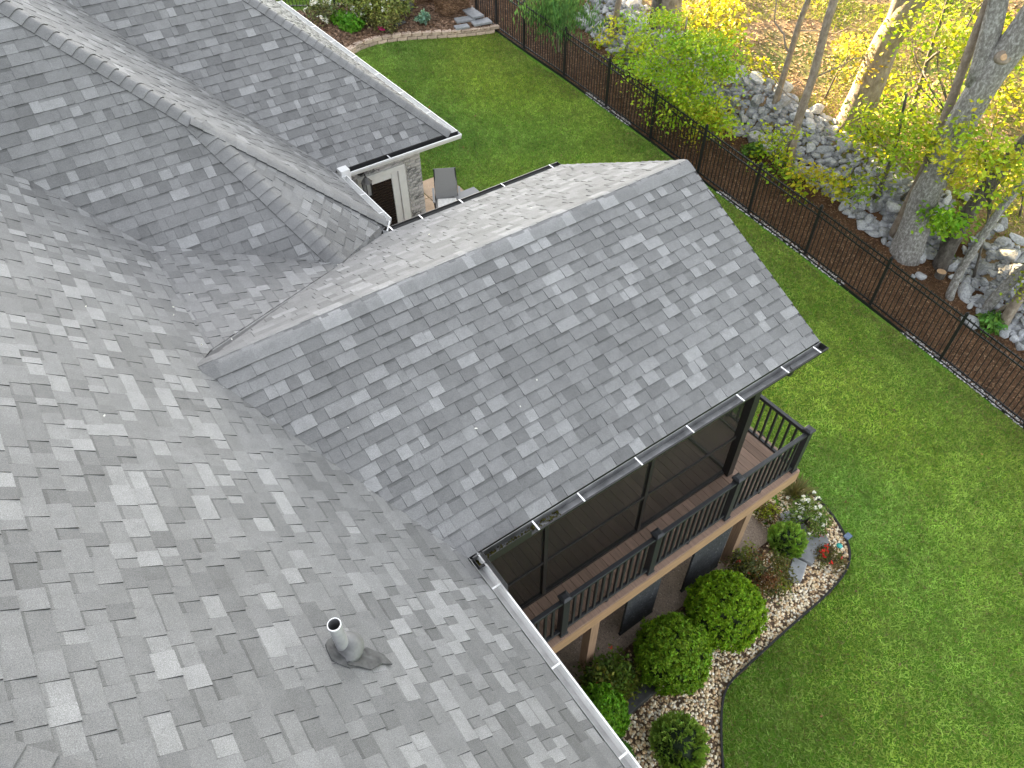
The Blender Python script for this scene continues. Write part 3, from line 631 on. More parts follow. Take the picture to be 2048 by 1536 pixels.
post(7.10, 0.0); post(7.10, 2.6)
def section(A, B):
    A = V3(*A); B = V3(*B); t = nrm(B - A); A2 = A + t * .051; B2 = B - t * .051
    m = MB(); m.beam(A2 + V3(0, 0, .895), B2 + V3(0, 0, .895), .064, .045); m.beam(A2 + V3(0, 0, .86), B2 + V3(0, 0, .86), .045, .03); m.build('top_rail', M['rail'], deck, bevel=.008)
    m = MB(); m.beam(A2 + V3(0, 0, .085), B2 + V3(0, 0, .085), .050, .045); m.build('bottom_rail', M['rail'], deck, bevel=.006)
    L = np.linalg.norm(B2 - A2); k = max(1, round(L / .122))
    for i in range(1, k): inst('baluster', BAL, deck, A2 + t * (L * i / k) + V3(0, 0, .09))
    q = (A2 + B2) / 2; m = MB(); m.box(q + V3(-.02, -.02, 0), q + V3(.02, .02, .065)); m.build('rail_foot', M['rail'], deck)
for a, b in zip(PX[:-1], PX[1:]): section((a, PY, zf), (b, PY, zf))
section((7.10, PY, zf), (7.10, 0, zf)); section((7.10, 0, zf), (7.10, 2.6, zf))
# charcoal panels hung under the deck
for (x0, x1, y, lab) in ((3.87, 4.55, -2.66, 'speckled charcoal panel under the deck behind the round boxwoods'), (5.19, 6.01, -2.69, 'speckled charcoal panel under the deck next to the right tan post')):
    t = thing('privacy_panel', lab, 'panel', ((x0 + x1) / 2, y, .02), 'charcoal panels hung under the deck')
    m = MB(); m.box((x0, y, .03), (x1, y + .035, zf - .28)); m.build('sheet', M['panel'], t)
    m = MB(); m.box((x0 - .012, y - .006, .024), (x1 + .012, y + .041, .05)); m.build('hem', M['black'], t)
# ------------------------------------------------------------------ lawn grass (small blades, one mass)
FX = lambda y: np.interp(y, [f[1] for f in FP[::-1]], [f[0] for f in FP[::-1]])
def blades(name, n, x0, x1, y0, y1, keep, h, wd, colf, kindlab, mat, z=G, lean=1.9, zo=0):
    x = rng.uniform(x0, x1, n); y = rng.uniform(y0, y1, n); k = keep(x, y); x, y = x[k], y[k]; zz = z(x, y) + zo
    k = seen(np.stack([x, y, zz], 1), 120); x, y, zz = x[k], y[k], zz[k]; n = len(x)
    a = rng.uniform(0, 6.283, n); hh = h * rng.uniform(.55, 1.25, n); ww = wd * rng.uniform(.6, 1.3, n); l = rng.uniform(0, lean, n) * hh; b = rng.uniform(0, 6.283, n)
    B = np.stack([x, y, zz - .004], 1); S_ = np.stack([np.cos(a) * ww, np.sin(a) * ww, np.zeros(n)], 1); T = B + np.stack([np.cos(b) * l, np.sin(b) * l, hh], 1)
    V = np.stack([B - S_, B + S_, T], 1).reshape(-1, 3); F = np.arange(3 * n).reshape(-1, 3)
    return tag(np_mesh(name, V, F, mat, colf(x, y, n)), kindlab, None, None, 'stuff')
def lawncol(x, y, n):
    p = lownoise(x, y, 3, 1.1); q = lownoise(x, y, 5, 3.2); s_ = lownoise(x, y, 9, .35); r = rng.random(n)
    cl = np.random.default_rng(4).random((4096,))[(np.floor(x / .055).astype(int) * 131 + np.floor(y / .055).astype(int) * 37) % 4096] - .5; c2 = np.random.default_rng(6).random((4096,))[(np.floor(x / .16 + .3 * q).astype(int) * 97 + np.floor(y / .16).astype(int) * 59) % 4096] - .5
    yl = np.clip((x - 7) / 6, 0, 1) * .035 + .03 * lownoise(x, y, 71, .55); c = np.stack([.285 + yl + .055 * p + .032 * q, .425 + .4 * yl + .050 * p + .042 * q, .078 + .012 * q], 1) * (1 + .55 * cl + .34 * c2 + .07 * np.sin((.42 * x + .9 * y) * 5.2))[:, None]
    c *= (.84 + .14 * s_ + .5 * (r - .5))[:, None]
    ed = np.clip(1 - (FX(y) - x) / 1.1, 0, 1) * (lownoise(x, y, 12, 2.) > -.2); dry = ((r > .88) | (rng.random(n) < ed * .45))[:, None]
    c = np.where(dry, np.stack([.21 + 0 * x, .20 + 0 * x, .075 + 0 * x], 1) * (.7 + .5 * rng.random((n, 1))), c)
    far = np.clip((5.5 - y) / 5, 0, 1)[:, None]; return np.clip(c, .01, 1)
def lawnkeep(x, y): return (x < FX(y) - .16 - .05 * lownoise(x, y, 21, 5)) & ~inpoly(x, y, BEDPOLY) & ~inpoly(x, y, TLPOLY) & ~((x < 7.2) & (y > -2.6) & (y < 8.2)) & ~((x < 5.2) & (y < 13) & (y > -3)) | ((y > 17.4) & (x < 12.5) & (x > 4))
blades('lawn_grass', 1150000, 2.6, 14.6, -9, 26, lawnkeep, .042, .0095, lawncol, 'short green lawn grass around the house', M['grass'])

# ------------------------------------------------------------------ pebbles
def rockmesh(name, mat, seed, sub=2, planes=9, sc=(1, 1, 1), smooth=False, rough=.06):
    r = np.random.default_rng(seed); bm = bmesh.new(); bmesh.ops.create_icosphere(bm, subdivisions=sub, radius=1)
    N = r.normal(size=(planes, 3)); N /= np.linalg.norm(N, axis=1)[:, None]; D = r.uniform(.48, .82, planes)
    for v in bm.verts:
        p = np.array(v.co)
        for n_, d_ in zip(N, D):
            t = p @ n_
            if t > d_: p = p - n_ * (t - d_)
        v.co = Vector(p * np.array(sc) * (1 + rough * (r.random() - .5)))
    me = bpy.data.meshes.new(name); bm.to_mesh(me); bm.free(); me.materials.append(mat)
    a = me.attributes.new('col', 'FLOAT_COLOR', 'FACE'); a.data.foreach_set('color', np.ones(len(me.polygons) * 4, np.float32))
    if smooth: me.polygons.foreach_set('use_smooth', np.ones(len(me.polygons), bool))
    return me
def pebbles(name, pts, size, palette, lab, mat, flat=.6):
    bm = bmesh.new(); bmesh.ops.create_icosphere(bm, subdivisions=1, radius=1); bv = np.array([v.co[:] for v in bm.verts]); bf = np.array([[v.index for v in f.verts] for f in bm.faces]); bm.free()
    n = len(pts); s_ = size * rng.uniform(.55, 1.35, (n, 1, 1)) * np.stack([rng.uniform(.8, 1.3, n), rng.uniform(.65, 1., n), flat * rng.uniform(.7, 1.1, n)], 1)[:, None, :]
    v = bv[None] * s_ * (1 + .12 * rng.normal(size=(n, len(bv), 1))); a = rng.uniform(0, 6.283, n); c, s2 = np.cos(a)[:, None], np.sin(a)[:, None]
    tl = rng.normal(0, .3, n)[:, None]
    X = v[..., 0] * c - v[..., 1] * s2; Y = v[..., 0] * s2 + v[..., 1] * c; Z = v[..., 2] + tl * v[..., 0]
    V = np.stack([X, Y, Z], -1) + np.asarray(pts)[:, None, :]; F = (bf[None] + (np.arange(n) * len(bv))[:, None, None]).reshape(-1, 3)
    pal = np.array(palette); col = np.repeat(pal[rng.integers(0, len(pal), n)] * rng.uniform(.75, 1.2, (n, 1)), len(bf), 0)
    return tag(np_mesh(name, V.reshape(-1, 3), F, mat, col, True), lab, None, None, 'stuff')
def scatter(n, x0, x1, y0, y1, keep, zo=0):
    x = rng.uniform(x0, x1, n); y = rng.uniform(y0, y1, n); k = keep(x, y); x, y = x[k], y[k]; P = np.stack([x, y, G(x, y) + zo], 1); return P[seen(P, 60)]
def pebkeep(x, y):
    inner = np.where(x < 5.6, -3.35, -3.0); inner = np.where(x > 7.0, -2.2, inner)
    m = inpoly(x, y, BEDPOLY) & ((y < inner + .10 * lownoise(x, y, 4, 3)) | (rng.random(len(x)) < .10)) & (y < -2.3) & ~((x < 7.27) & (y > -2.88)); return m
PAL = [(.60, .47, .31), (.70, .59, .42), (.48, .34, .20), (.76, .70, .58), (.56, .42, .26), (.44, .40, .34), (.64, .46, .28), (.80, .72, .57), (.38, .25, .15), (.68, .55, .38), (.78, .74, .66)]
pebbles('river_pebbles', scatter(30000, 2.2, 8.8, -7.2, -2.2, pebkeep, .018), .025, PAL, 'tan and cream river pebbles covering the deck bed', M['pebble'])
# leaf litter of the bed between the pebbles and the slab
def litkeep(x, y): return inpoly(x, y, BEDPOLY) & (y < -2.86) & (y > -3.7) & (x < 7.4)
pebbles('bark_bits', scatter(5000, 2.2, 7.5, -3.8, -2.8, litkeep, .014), .022, [(.07, .04, .025), (.12, .07, .045), (.17, .11, .075)], 'dark bark bits between slab and pebbles', M['pebble'], .4)
# edging strip round the bed
m = MB()
for a, b in zip(ES[:-1], ES[1:]):
    if a[1] > -1.0: continue
    A = V3(a[0], a[1], g1(*a) + .02); B = V3(b[0], b[1], g1(*b) + .02); m.beam(A, B, .03, .09)
tag(m.build('bed_edging', M['black']), 'thin black edging strip curving round the pebble bed', 'edging')

# ------------------------------------------------------------------ fence
def ball(c, r, mb_, seg=8): 
    mb_.tube([V3(*c) + V3(0, 0, -r), V3(*c) + V3(0, 0, -.5 * r), V3(*c) + V3(0, 0, .3 * r), V3(*c) + V3(0, 0, .95 * r)], [r * .6, r * .95, r * .95, r * .15], seg)
pm = MB(); pm.box((-.0085, -.0085, .05), (.0085, .0085, 1.29)); pm.add([(-.0085, -.0085, 1.29), (.0085, -.0085, 1.29), (.0085, .0085, 1.29), (-.0085, .0085, 1.29), (0, 0, 1.335)], [(0, 1, 4), (1, 2, 4), (2, 3, 4), (3, 0, 4)]); PICK = mesh_of(pm, 'picket', M['fence'])
pm = MB(); pm.box((-.03, -.03, -.1), (.03, .03, 1.345)); pm.box((-.036, -.036, 1.345), (.036, .036, 1.36)); ball((0, 0, 1.382), .03, pm); POST = mesh_of(pm, 'post', M['fence'])
def fence(pts, label, group=None):
    f = thing('metal_fence', label, 'fence', pts[len(pts) // 2], group)
    for p in pts: inst('post', POST, f, p, (0, 0, math.atan2(pts[1][1] - pts[0][1], pts[1][0] - pts[0][0])))
    for a, b in zip(pts[:-1], pts[1:]):
        A, B = V3(*a), V3(*b); t = nrm(B - A)
        for z, nm in ((.10, 'bottom_rail'), (1.115, 'top_rail'), (1.255, 'top_rail')):
            m = MB(); m.beam(A + V3(0, 0, z) + t * .03, B + V3(0, 0, z) - t * .03, .026, .030); m.build(nm, M['fence'], f)
        L = np.linalg.norm(B - A); k = round(L / .1085)
        for i in range(1, k): inst('picket', PICK, f, A + (B - A) * i / k, (0, 0, math.atan2(t[1], t[0])))
    return f
fpts = [tuple(p) for p in FP] + [(14.33, -5.75, g1(14.33, -5.75) + .02)]
fence(fpts, 'long black metal picket fence between the lawn and the mulch strip')
fence([(x, y, g1(x, y) + .12) for x, y in ((5.6, 19.3), (7.3, 18.3), (9.05, 17.25), (10.8, 16.95 + .1), (12.6, 17.0))], 'short black metal picket fence behind the far corner flower bed')
m = MB()
for a, b in zip(fpts[:-1], fpts[1:]): m.beam(V3(*a) + V3(-.07, 0, .0), V3(*b) + V3(-.07, 0, .0), .02, .12)
tag(m.build('fence_edging', M['fence']), 'black edging strip along the foot of the long fence', 'edging')
def fk(x, y): return (np.abs(x - (FX(y) - .03)) < .075) & (lownoise(x, y, 8, 1.2) > -.45)
pebbles('fence_gravel', scatter(42000, 12.4, 14.5, -5.5, 9.6, fk, .02), .02, [(.45, .45, .47), (.62, .62, .64), (.30, .30, .32), (.2, .2, .21)], 'pale gravel scattered along the fence edging', M['pebble'])
# mulch chips
def chips(name, n, x0, x1, y0, y1, keep, L, pal, lab, zo):
    P = scatter(n, x0, x1, y0, y1, keep, zo); n = len(P); a = rng.uniform(0, 6.283, n); ln = L * rng.uniform(.5, 1.4, n); wd = ln * rng.uniform(.18, .45, n)
    t = np.stack([np.cos(a), np.sin(a), rng.normal(0, .25, n)], 1) * ln[:, None]; s_ = np.stack([-np.sin(a), np.cos(a), rng.normal(0, .3, n)], 1) * wd[:, None]
    V = np.stack([P - t - s_, P + t - s_, P + t + s_, P - t + s_], 1).reshape(-1, 3); pal = np.array(pal)
    return tag(np_mesh(name, V, np.arange(4 * n).reshape(-1, 4), M['straw'], pal[rng.integers(0, len(pal), n)] * rng.uniform(.6, 1.3, (n, 1))), lab, None, None, 'stuff')
def mk(x, y): return (x > FX(y) + .0) & (wdist(x, y) < .3)
chips('mulch_chips', 90000, 12.6, 17, -7, 16, mk, .022, [(.12, .065, .034), (.08, .041, .021), (.165, .093, .05), (.05, .026, .014), (.24, .15, .09)], 'brown bark chips of the mulch strip', .02)
def bk(x, y): return inpoly(x, y, TLPOLY)
chips('straw_litter', 26000, 5.5, 13, 12.5, 18, bk, .045, [(.22, .13, .08), (.17, .10, .06), (.28, .18, .12), (.12, .075, .05)], 'faded straw and bark over the raised bed', .18)

# ------------------------------------------------------------------ stone wall
wall = thing('stone_wall', 'dry laid grey fieldstone wall under the trees beyond the fence', 'stone wall', (16, 4, .8))
ROCKS = [rockmesh('stone', M['rock'], 40 + i, 2, 13, (1, .74, .52), False, .03) for i in range(14)]
wl = smoothline(np.array(WL)[1:-1], 1); seg = np.hypot(*np.diff(wl, axis=0).T); cum = np.r_[0, np.cumsum(seg)]
cand = []
k = 0; placed = []
random.seed(21)
while k < 24000:
    k += 1; s_ = random.uniform(0, cum[-1]); d_ = random.uniform(-.12, 1.3); i = min(len(seg) - 1, int(np.searchsorted(cum, s_) - 1)); f_ = (s_ - cum[i]) / seg[i]; p = wl[i] + (wl[i + 1] - wl[i]) * f_; t = (wl[i + 1] - wl[i]) / seg[i]
    x, y = p[0] + t[1] * d_, p[1] - t[0] * d_; sz = random.choice([.13, .17, .20, .22, .25, .30, .36]) * (1.0 if d_ < .75 else 1.1)
    if any((x - q[0]) ** 2 + (y - q[1]) ** 2 < ((sz + q[2]) * .45) ** 2 for q in placed): continue
    placed.append((x, y, sz))
def rprio(q):
    P = V3(q[0], q[1], 1); pr = project(P)[0]; return -(q[2] / pr[2]) if -60 < pr[0] < 2110 and -60 < pr[1] < 1600 else 1
placed.sort(key=rprio)
rk = MB()
for i, (x, y, sz) in enumerate(placed):
    z = g1(x, y) + sz * .16; rot = (random.gauss(0, .45), random.gauss(0, .35), random.uniform(0, 6.28)); s3 = (sz * random.uniform(.9, 1.3), sz * random.uniform(.8, 1.1), sz * random.uniform(.9, 1.25))
    if i < 295: inst('stone', random.choice(ROCKS), wall, (x, y, z), rot, s3)
    else:
        me = random.choice(ROCKS); Mt = Matrix.Translation((x, y, z)) @ Matrix.Rotation(rot[2], 4, 'Z') @ Matrix.Rotation(rot[0], 4, 'X') @ Matrix.Diagonal((*s3, 1)); c = random.uniform(.75, 1.25)
        rk.add([Mt @ v.co for v in me.vertices], [tuple(p.vertices) for p in me.polygons], g3(c))
if rk.v: tag(rk.build('small_stones', M['rock'], wall), kind='stuff')
# small filler stones in the gaps
fp = []
for _ in range(3000):
    s_ = random.uniform(0, cum[-1]); d_ = random.uniform(0, 1.05); i = min(len(seg) - 1, int(np.searchsorted(cum, s_) - 1)); p = wl[i] + (wl[i + 1] - wl[i]) * (s_ - cum[i]) / seg[i]; t = (wl[i + 1] - wl[i]) / seg[i]; x, y = p[0] + t[1] * d_, p[1] - t[0] * d_; fp.append((x, y, g1(x, y) + .02))
fo = pebbles('filler_stones', fp, .10, [(.85, .85, .87), (.65, .65, .66), (.5, .5, .5)], None, M['rock'], .7)
for v in fo.data.vertices: v.co = v.co - Vector((16, 4, .8))
fo.parent = wall; fo.data.update(); fo.data.polygons.foreach_set('use_smooth', np.zeros(len(fo.data.polygons), bool))
LOOSE = [(15.44, 4.06, .13, 'small rounded tan rock lying left of a flat pale rock on the mulch', (1.0, .75, .5)), (15.66, 3.88, .17, 'flat pale rock on the mulch below the pruned saplings', (1.05, .8, .25)), (15.62, -.11, .15, 'lichen covered grey rock on the mulch just beyond a fence post', (1, .9, .6)), (15.45, .0, .10, 'small brown rock tucked beside the lichen covered grey rock', (1, .8, .6)), (16.1, .22, .15, 'jagged white rock between the big pale trunk and the dark trunk', (.6, .9, 1.0)), (15.9, 1.75, .13, 'pointed pale rock left of the big trunk on the mulch', (1.3, .7, .5)), (15.45, -1.62, .24, 'large rounded grey rock on the mulch near the lower fence post', (1, .9, .55))]
for i, (x, y, s_, lab, s3) in enumerate(LOOSE):
    me = rockmesh('rock', M['rock'] if i not in (0, 1) else M['cutwood'], 90 + i, 2, 5, s3, True, .04); o = inst('rock', me, None, (x, y, g1(x, y) + s_ * .3), (0, 0, random.uniform(0, 3)), (s_, s_, s_)); tag(o, lab, 'rock', 'loose rocks on the mulch')
st = thing('tree_stump', 'round cut tree stump with pale sawn top on the mulch', 'stump', (16.02, -.35, g1(16.02, -.35)))
m = MB(); m.tube([(16.02, -.35, st.location[2] - .05), (16.02, -.35, st.location[2] + .16)], .115, 14, jit=.15, rs=random); m.build('trunk', M['bark_dark'], st)
m = MB(); m.tube([(16.02, -.35, st.location[2] + .155), (16.02, -.35, st.location[2] + .168)], .105, 14, jit=.1, rs=random); m.build('sawn_top', M['cutwood'], st)

# ------------------------------------------------------------------ leaves
def leafset(P, N, size, col, aspect=1.7, up=None):
    """folded diamond leaves: P centres, N normals"""
    n = len(P); N = N / (np.linalg.norm(N, axis=1)[:, None] + 1e-9); r = rng.normal(size=(n, 3)); T = np.cross(N, r); T /= (np.linalg.norm(T, axis=1)[:, None] + 1e-9)
    if up is not None: T = T * (1 - up[3]) + np.array(up[:3]) * up[3]; T /= np.linalg.norm(T, axis=1)[:, None]
    Bv = np.cross(N, T); s_ = (size * rng.uniform(.65, 1.3, n))[:, None]; L = T * s_ * aspect / 2; Wv = Bv * s_ / 2; fold = N * s_ * .14
    V = np.stack([P - L, P + Wv + fold - L * .1, P + L, P - Wv + fold - L * .1], 1).reshape(-1, 3); return V, np.arange(4 * n).reshape(-1, 4), col
def join(sets):
    Vs, Fs, Cs = [], [], []; o = 0
    for V, F, c in sets: Vs.append(V); Fs.append(F + o); Cs.append(c); o += len(V)
    return np.concatenate(Vs), np.concatenate(Fs), np.concatenate(Cs)
def jitcol(base, n, v=.25, hue=.12):
    b = np.array(base); c = np.tile(b, (n, 1)) * (1 + v * rng.normal(size=(n, 1))); c[:, 0] *= 1 + hue * rng.normal(size=n); return np.clip(c, .004, .9)
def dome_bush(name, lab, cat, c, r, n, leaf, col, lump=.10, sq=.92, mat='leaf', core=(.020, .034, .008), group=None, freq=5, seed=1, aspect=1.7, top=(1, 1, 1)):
    gz = g1(c[0], c[1]); t = thing(name, lab, cat, (c[0], c[1], gz), group); rr = np.random.default_rng(seed)
    D = rr.normal(size=(n, 3)); D /= np.linalg.norm(D, axis=1)[:, None]; D[:, 2] = np.where(D[:, 2] < -.55, -D[:, 2], D[:, 2])
    az = np.arctan2(D[:, 1], D[:, 0]); el = np.arcsin(np.clip(D[:, 2], -1, 1)); ln = lownoise(az * 1.2, el * 2, seed, freq)
    nc = max(60, n // 16); ci = rr.integers(0, nc, n); D = D[:nc][ci] if len(D) >= nc else D; ln = ln[:nc][ci]; cr = (rr.random(nc) ** 1.6)[ci]
    rad = r * (.95 + lump * ln * .5 - .13 * cr); P = np.array(c) + D * rad[:, None] * np.array([1, 1, sq]) + rr.normal(size=(n, 3)) * leaf * .62; N = D + .7 * rr.normal(size=(n, 3))
    C = jitcol(col, n, .22) * (.8 + .5 * rr.random(nc)[ci])[:, None]
    V, F, C = leafset(P, N, leaf, C, aspect); fo = np_mesh('foliage', V, F, M[mat], C, False, t)
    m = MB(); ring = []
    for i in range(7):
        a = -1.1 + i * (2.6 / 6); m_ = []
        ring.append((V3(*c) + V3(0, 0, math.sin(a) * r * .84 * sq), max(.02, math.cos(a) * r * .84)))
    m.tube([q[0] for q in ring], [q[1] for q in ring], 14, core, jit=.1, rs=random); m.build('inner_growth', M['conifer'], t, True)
    m = MB(); m.tube([(c[0], c[1], gz - .05), (c[0] + .01, c[1], gz + r * .5)], [.035, .025], 7); m.build('stem', M['bark_dark'], t)
    return t
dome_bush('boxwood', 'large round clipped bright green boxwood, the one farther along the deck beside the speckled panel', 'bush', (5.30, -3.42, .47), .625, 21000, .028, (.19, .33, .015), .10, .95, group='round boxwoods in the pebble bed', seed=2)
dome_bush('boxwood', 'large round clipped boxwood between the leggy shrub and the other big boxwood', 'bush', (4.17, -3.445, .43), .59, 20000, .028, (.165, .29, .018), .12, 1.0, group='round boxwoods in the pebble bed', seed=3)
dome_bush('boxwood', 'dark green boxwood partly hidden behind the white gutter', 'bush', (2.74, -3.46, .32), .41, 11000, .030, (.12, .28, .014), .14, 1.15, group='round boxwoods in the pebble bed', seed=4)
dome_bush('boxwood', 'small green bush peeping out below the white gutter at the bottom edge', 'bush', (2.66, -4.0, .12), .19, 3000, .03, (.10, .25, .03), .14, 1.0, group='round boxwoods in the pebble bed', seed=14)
def arborvitae(lab, c, r, seed, col):
    gz = g1(c[0], c[1]); t = thing('globe_arborvitae', lab, 'bush', (c[0], c[1], gz), 'globe arborvitae in the pebble bed'); rr = np.random.default_rng(seed); sets = []
    for k in range(330):
        D = rr.normal(size=3); D[2] = abs(D[2]) * .9 - .12; D /= np.linalg.norm(D); tip = np.array(c) + D * r * np.array([1, 1, 1.08]) * rr.uniform(.84, 1.02); ax = nrm(D * .75 + V3(0, 0, .65)); side = nrm(np.cross(ax, rr.normal(size=3)))
        n = 44; u = rr.random(n); v = rr.uniform(-1, 1, n); L = r * .32
        P = tip - ax * (L * (1 - u))[:, None] + side * (v * L * .42 * (1 - .55 * u))[:, None] + rr.normal(size=(n, 3)) * .006; N = np.cross(ax, side) + .35 * rr.normal(size=(n, 3))
        sets.append(leafset(P, N, .019, jitcol(np.array(col) * (.62 + .6 * rr.random()), n, .15), 2.3, (*ax, .7)))
    V, F, C = join(sets); np_mesh('foliage', V, F, M['conifer'], C, False, t)
    m = MB(); m.tube([V3(*c) + V3(0, 0, z * r) for z in (-.8, -.4, 0, .4, .72)], [r * q for q in (.5, .74, .78, .66, .3)], 12, (.014, .026, .010)); m.build('inner_growth', M['conifer'], t, True)
    m = MB(); m.tube([(c[0], c[1], gz - .05), (c[0], c[1], gz + r * .5)], .03, 6); m.build('stem', M['bark_dark'], t)
arborvitae('feathery globe arborvitae nearest the bottom edge of the photo', (3.39, -4.40, .30), .43, 5, (.32, .48, .085))
arborvitae('small feathery globe arborvitae beside the blue grey stone edging', (7.18, -3.11, .27), .34, 6, (.30, .47, .08))
def loose_shrub(name, lab, cat, c, r, n, leaf, cols, seed, group=None, hgt=1.0, flowers=None, stems=9, aspect=1.9, zb=0):
    gz = g1(c[0], c[1]) + zb; t = thing(name, lab, cat, (c[0], c[1], gz), group); rr = np.random.default_rng(seed); sets = []; m = MB(); tips = []
    for k in range(stems * 3):
        a = rr.uniform(0, 6.28); q = rr.uniform(.1, 1) ** .6; tip = V3(c[0] + math.cos(a) * r * q, c[1] + math.sin(a) * r * q, gz + r * hgt * (1.75 - .9 * q * q) * rr.uniform(.55, 1.05)); tips.append(tip)
        if k < stems * 2: b = V3(c[0], c[1], gz); m.tube([b, (b + tip) / 2 + V3(0, 0, r * .12), tip], [.012, .008, .004], 5)
    m.build('stem', M['bark_dark'], t)
    per = n // len(tips)
    for tip in tips:
        P = tip + rr.normal(size=(per, 3)) * r * np.array([.20, .20, .15]); N = np.tile([0, 0, 1.], (per, 1)) + .9 * rr.normal(size=(per, 3)); sets.append(leafset(P, N, leaf, jitcol(cols[rr.integers(0, len(cols))], per, .3), aspect))
    V, F, C = join(sets); np_mesh('foliage', V, F, M['leaf'], C, False, t)
    if flowers:
        fc, fn_, fs = flowers; P = []
        for k in range(fn_):
            q = tips[rr.integers(0, len(tips))] + rr.normal(size=3) * r * .16 + V3(0, 0, r * .14); pp = q + rr.normal(size=(9, 3)) * fs * .45; P.append(leafset(pp, np.tile([0, 0, 1.], (9, 1)) + .7 * rr.normal(size=(9, 3)), fs, jitcol(fc, 9, .08, .03), 1.2))
        V, F, C = join(P); np_mesh('flowers', V, F, M['petal'], C, False, t)['kind'] = 'stuff'
    return t
loose_shrub('leggy_shrub', 'leggy green shrub with a few coral leaves by the left tan deck post', 'shrub', (3.206, -3.178, .25), .38, 2600, .036, [(.11, .17, .02), (.08, .13, .02), (.17, .19, .03)], 21, hgt=.95, flowers=((.5, .10, .05), 5, .03))
loose_shrub('azalea', 'bronze and lime azalea with small red buds between boxwood and arborvitae', 'shrub', (6.37, -3.25, .3), .42, 3600, .030, [(.12, .12, .03), (.16, .085, .035), (.17, .19, .03), (.10, .11, .04)], 22, hgt=.95, flowers=((.42, .08, .05), 16, .022))
loose_shrub('azalea', 'white flowered azalea at the far tip of the pebble bed', 'shrub', (7.9, -3.0, .2), .33, 1700, .030, [(.16, .22, .05), (.12, .19, .04)], 23, hgt=.85, flowers=((.82, .82, .80), 34, .034), group='white flowered azaleas')
loose_shrub('flowering_plant', 'low plant with scarlet flowers beside the teal ornament', 'plant', (7.62, -3.72, .1), .24, 800, .026, [(.11, .12, .03), (.13, .10, .04)], 24, hgt=.6, flowers=((.75, .04, .03), 9, .032))
loose_shrub('flowering_plant', 'single scarlet flower sprig below the white azalea', 'plant', (7.80, -3.38, .1), .10, 160, .024, [(.12, .13, .03)], 27, hgt=.6, flowers=((.75, .03, .03), 4, .034), stems=3)
loose_shrub('small_shrub', 'small lime and bronze shrub beside the right tan deck post', 'shrub', (7.43, -2.50, .1), .22, 800, .028, [(.22, .26, .02), (.14, .09, .04)], 25, hgt=1.0)
def grass_tuft(lab, c, r, n, cols, seed, h=.3):
    gz = g1(c[0], c[1]); t = thing('ornamental_grass', lab, 'plant', (c[0], c[1], gz)); rr = np.random.default_rng(seed); a = rr.uniform(0, 6.28, n); q = r * np.sqrt(rr.random(n)); B = np.stack([c[0] + np.cos(a) * q * .3, c[1] + np.sin(a) * q * .3, np.full(n, gz)], 1)
    T = B + np.stack([np.cos(a) * q, np.sin(a) * q, h * rr.uniform(.5, 1.1, n)], 1); s_ = np.stack([-np.sin(a), np.cos(a), 0 * a], 1) * .006; Md = (B + T) / 2 + V3(0, 0, h * .2)
    V = np.stack([B - s_, B + s_, Md + s_, Md - s_], 1).reshape(-1, 3); V2_ = np.stack([Md - s_, Md + s_, T + s_ * .2, T - s_ * .2], 1).reshape(-1, 3); F = np.arange(4 * n).reshape(-1, 4)
    C = np.array(cols)[rr.integers(0, len(cols), n)]; np_mesh('blades', np.concatenate([V, V2_]), np.concatenate([F, F + 4 * n]), M['grass'], np.concatenate([C, C]), False, t)
grass_tuft('tan ornamental grass tuft at the far corner of the deck', (8.2, -2.5), .32, 420, [(.22, .19, .07), (.16, .14, .05), (.13, .15, .05)], 31)
# edging stones, dark stone, ornament, light
for i, (x, y, a, sx, lab) in enumerate([(7.03, -3.53, .42, .17, 'blue grey edging stone next to the azalea, lowest of the row of three'), (7.46, -3.45, .28, .17, 'middle blue grey edging stone of the row of three'), (7.74, -3.40, -.55, .16, 'blue grey edging stone at the bend of the row near the red flowers'), (7.80, -2.80, -.35, .20, 'long blue grey edging stone in front of the white azalea'), (7.62, -3.08, -.25, .17, 'blue grey edging stone half hidden behind the small arborvitae'), (4.80, -3.60, .2, .12, 'blue grey edging stone glimpsed between the two big boxwoods')]):
    m = MB(); m.box((-sx * 1.15, -.12, -.06), (sx * 1.15, .12, .09)); o = m.build('edging_stone', M['bluestone'], bevel=.015); o.location = (x, y, g1(x, y) + .03); o.rotation_euler = (random.gauss(0, .05), random.gauss(0, .05), a); tag(o, lab, 'stone', 'blue grey edging stones in the pebble bed')
m = MB(); m.box((-.36, -.11, -.06), (.36, .11, .13)); o = m.build('edging_stone', M['darkstone'], bevel=.02); o.location = (3.40, -3.55, g1(3.4, -3.55)); o.rotation_euler = (0, 0, .05); tag(o, 'long dark wet edging stone below the leggy shrub', 'stone')
lt = thing('solar_light', 'small square solar light at the outer curve of the bed edging', 'light', (8.27, -3.62, g1(8.27, -3.62)))
z = lt.location[2]; m = MB(); m.box((8.20, -3.67, z + .08), (8.33, -3.57, z + .11)); m.build('panel', M['solar'], lt); m = MB(); m.box((8.22, -3.655, z), (8.31, -3.585, z + .08)); m.build('housing', M['black'], lt)
orn = thing('glass_ornament', 'teal glass garden ornament among the red flowers', 'ornament', (7.93, -3.67, g1(7.93, -3.67)))
m = MB(); z = orn.location[2]; m.tube([(7.93, -3.67, z + .14), (7.93, -3.67, z + .16), (7.93, -3.67, z + .175)], [.02, .05, .055], 10); m.build('disc', M['teal'], orn, True); m = MB(); m.tube([(7.93, -3.67, z - .05), (7.93, -3.67, z + .15)], .006, 5); m.build('stake', M['black'], orn)

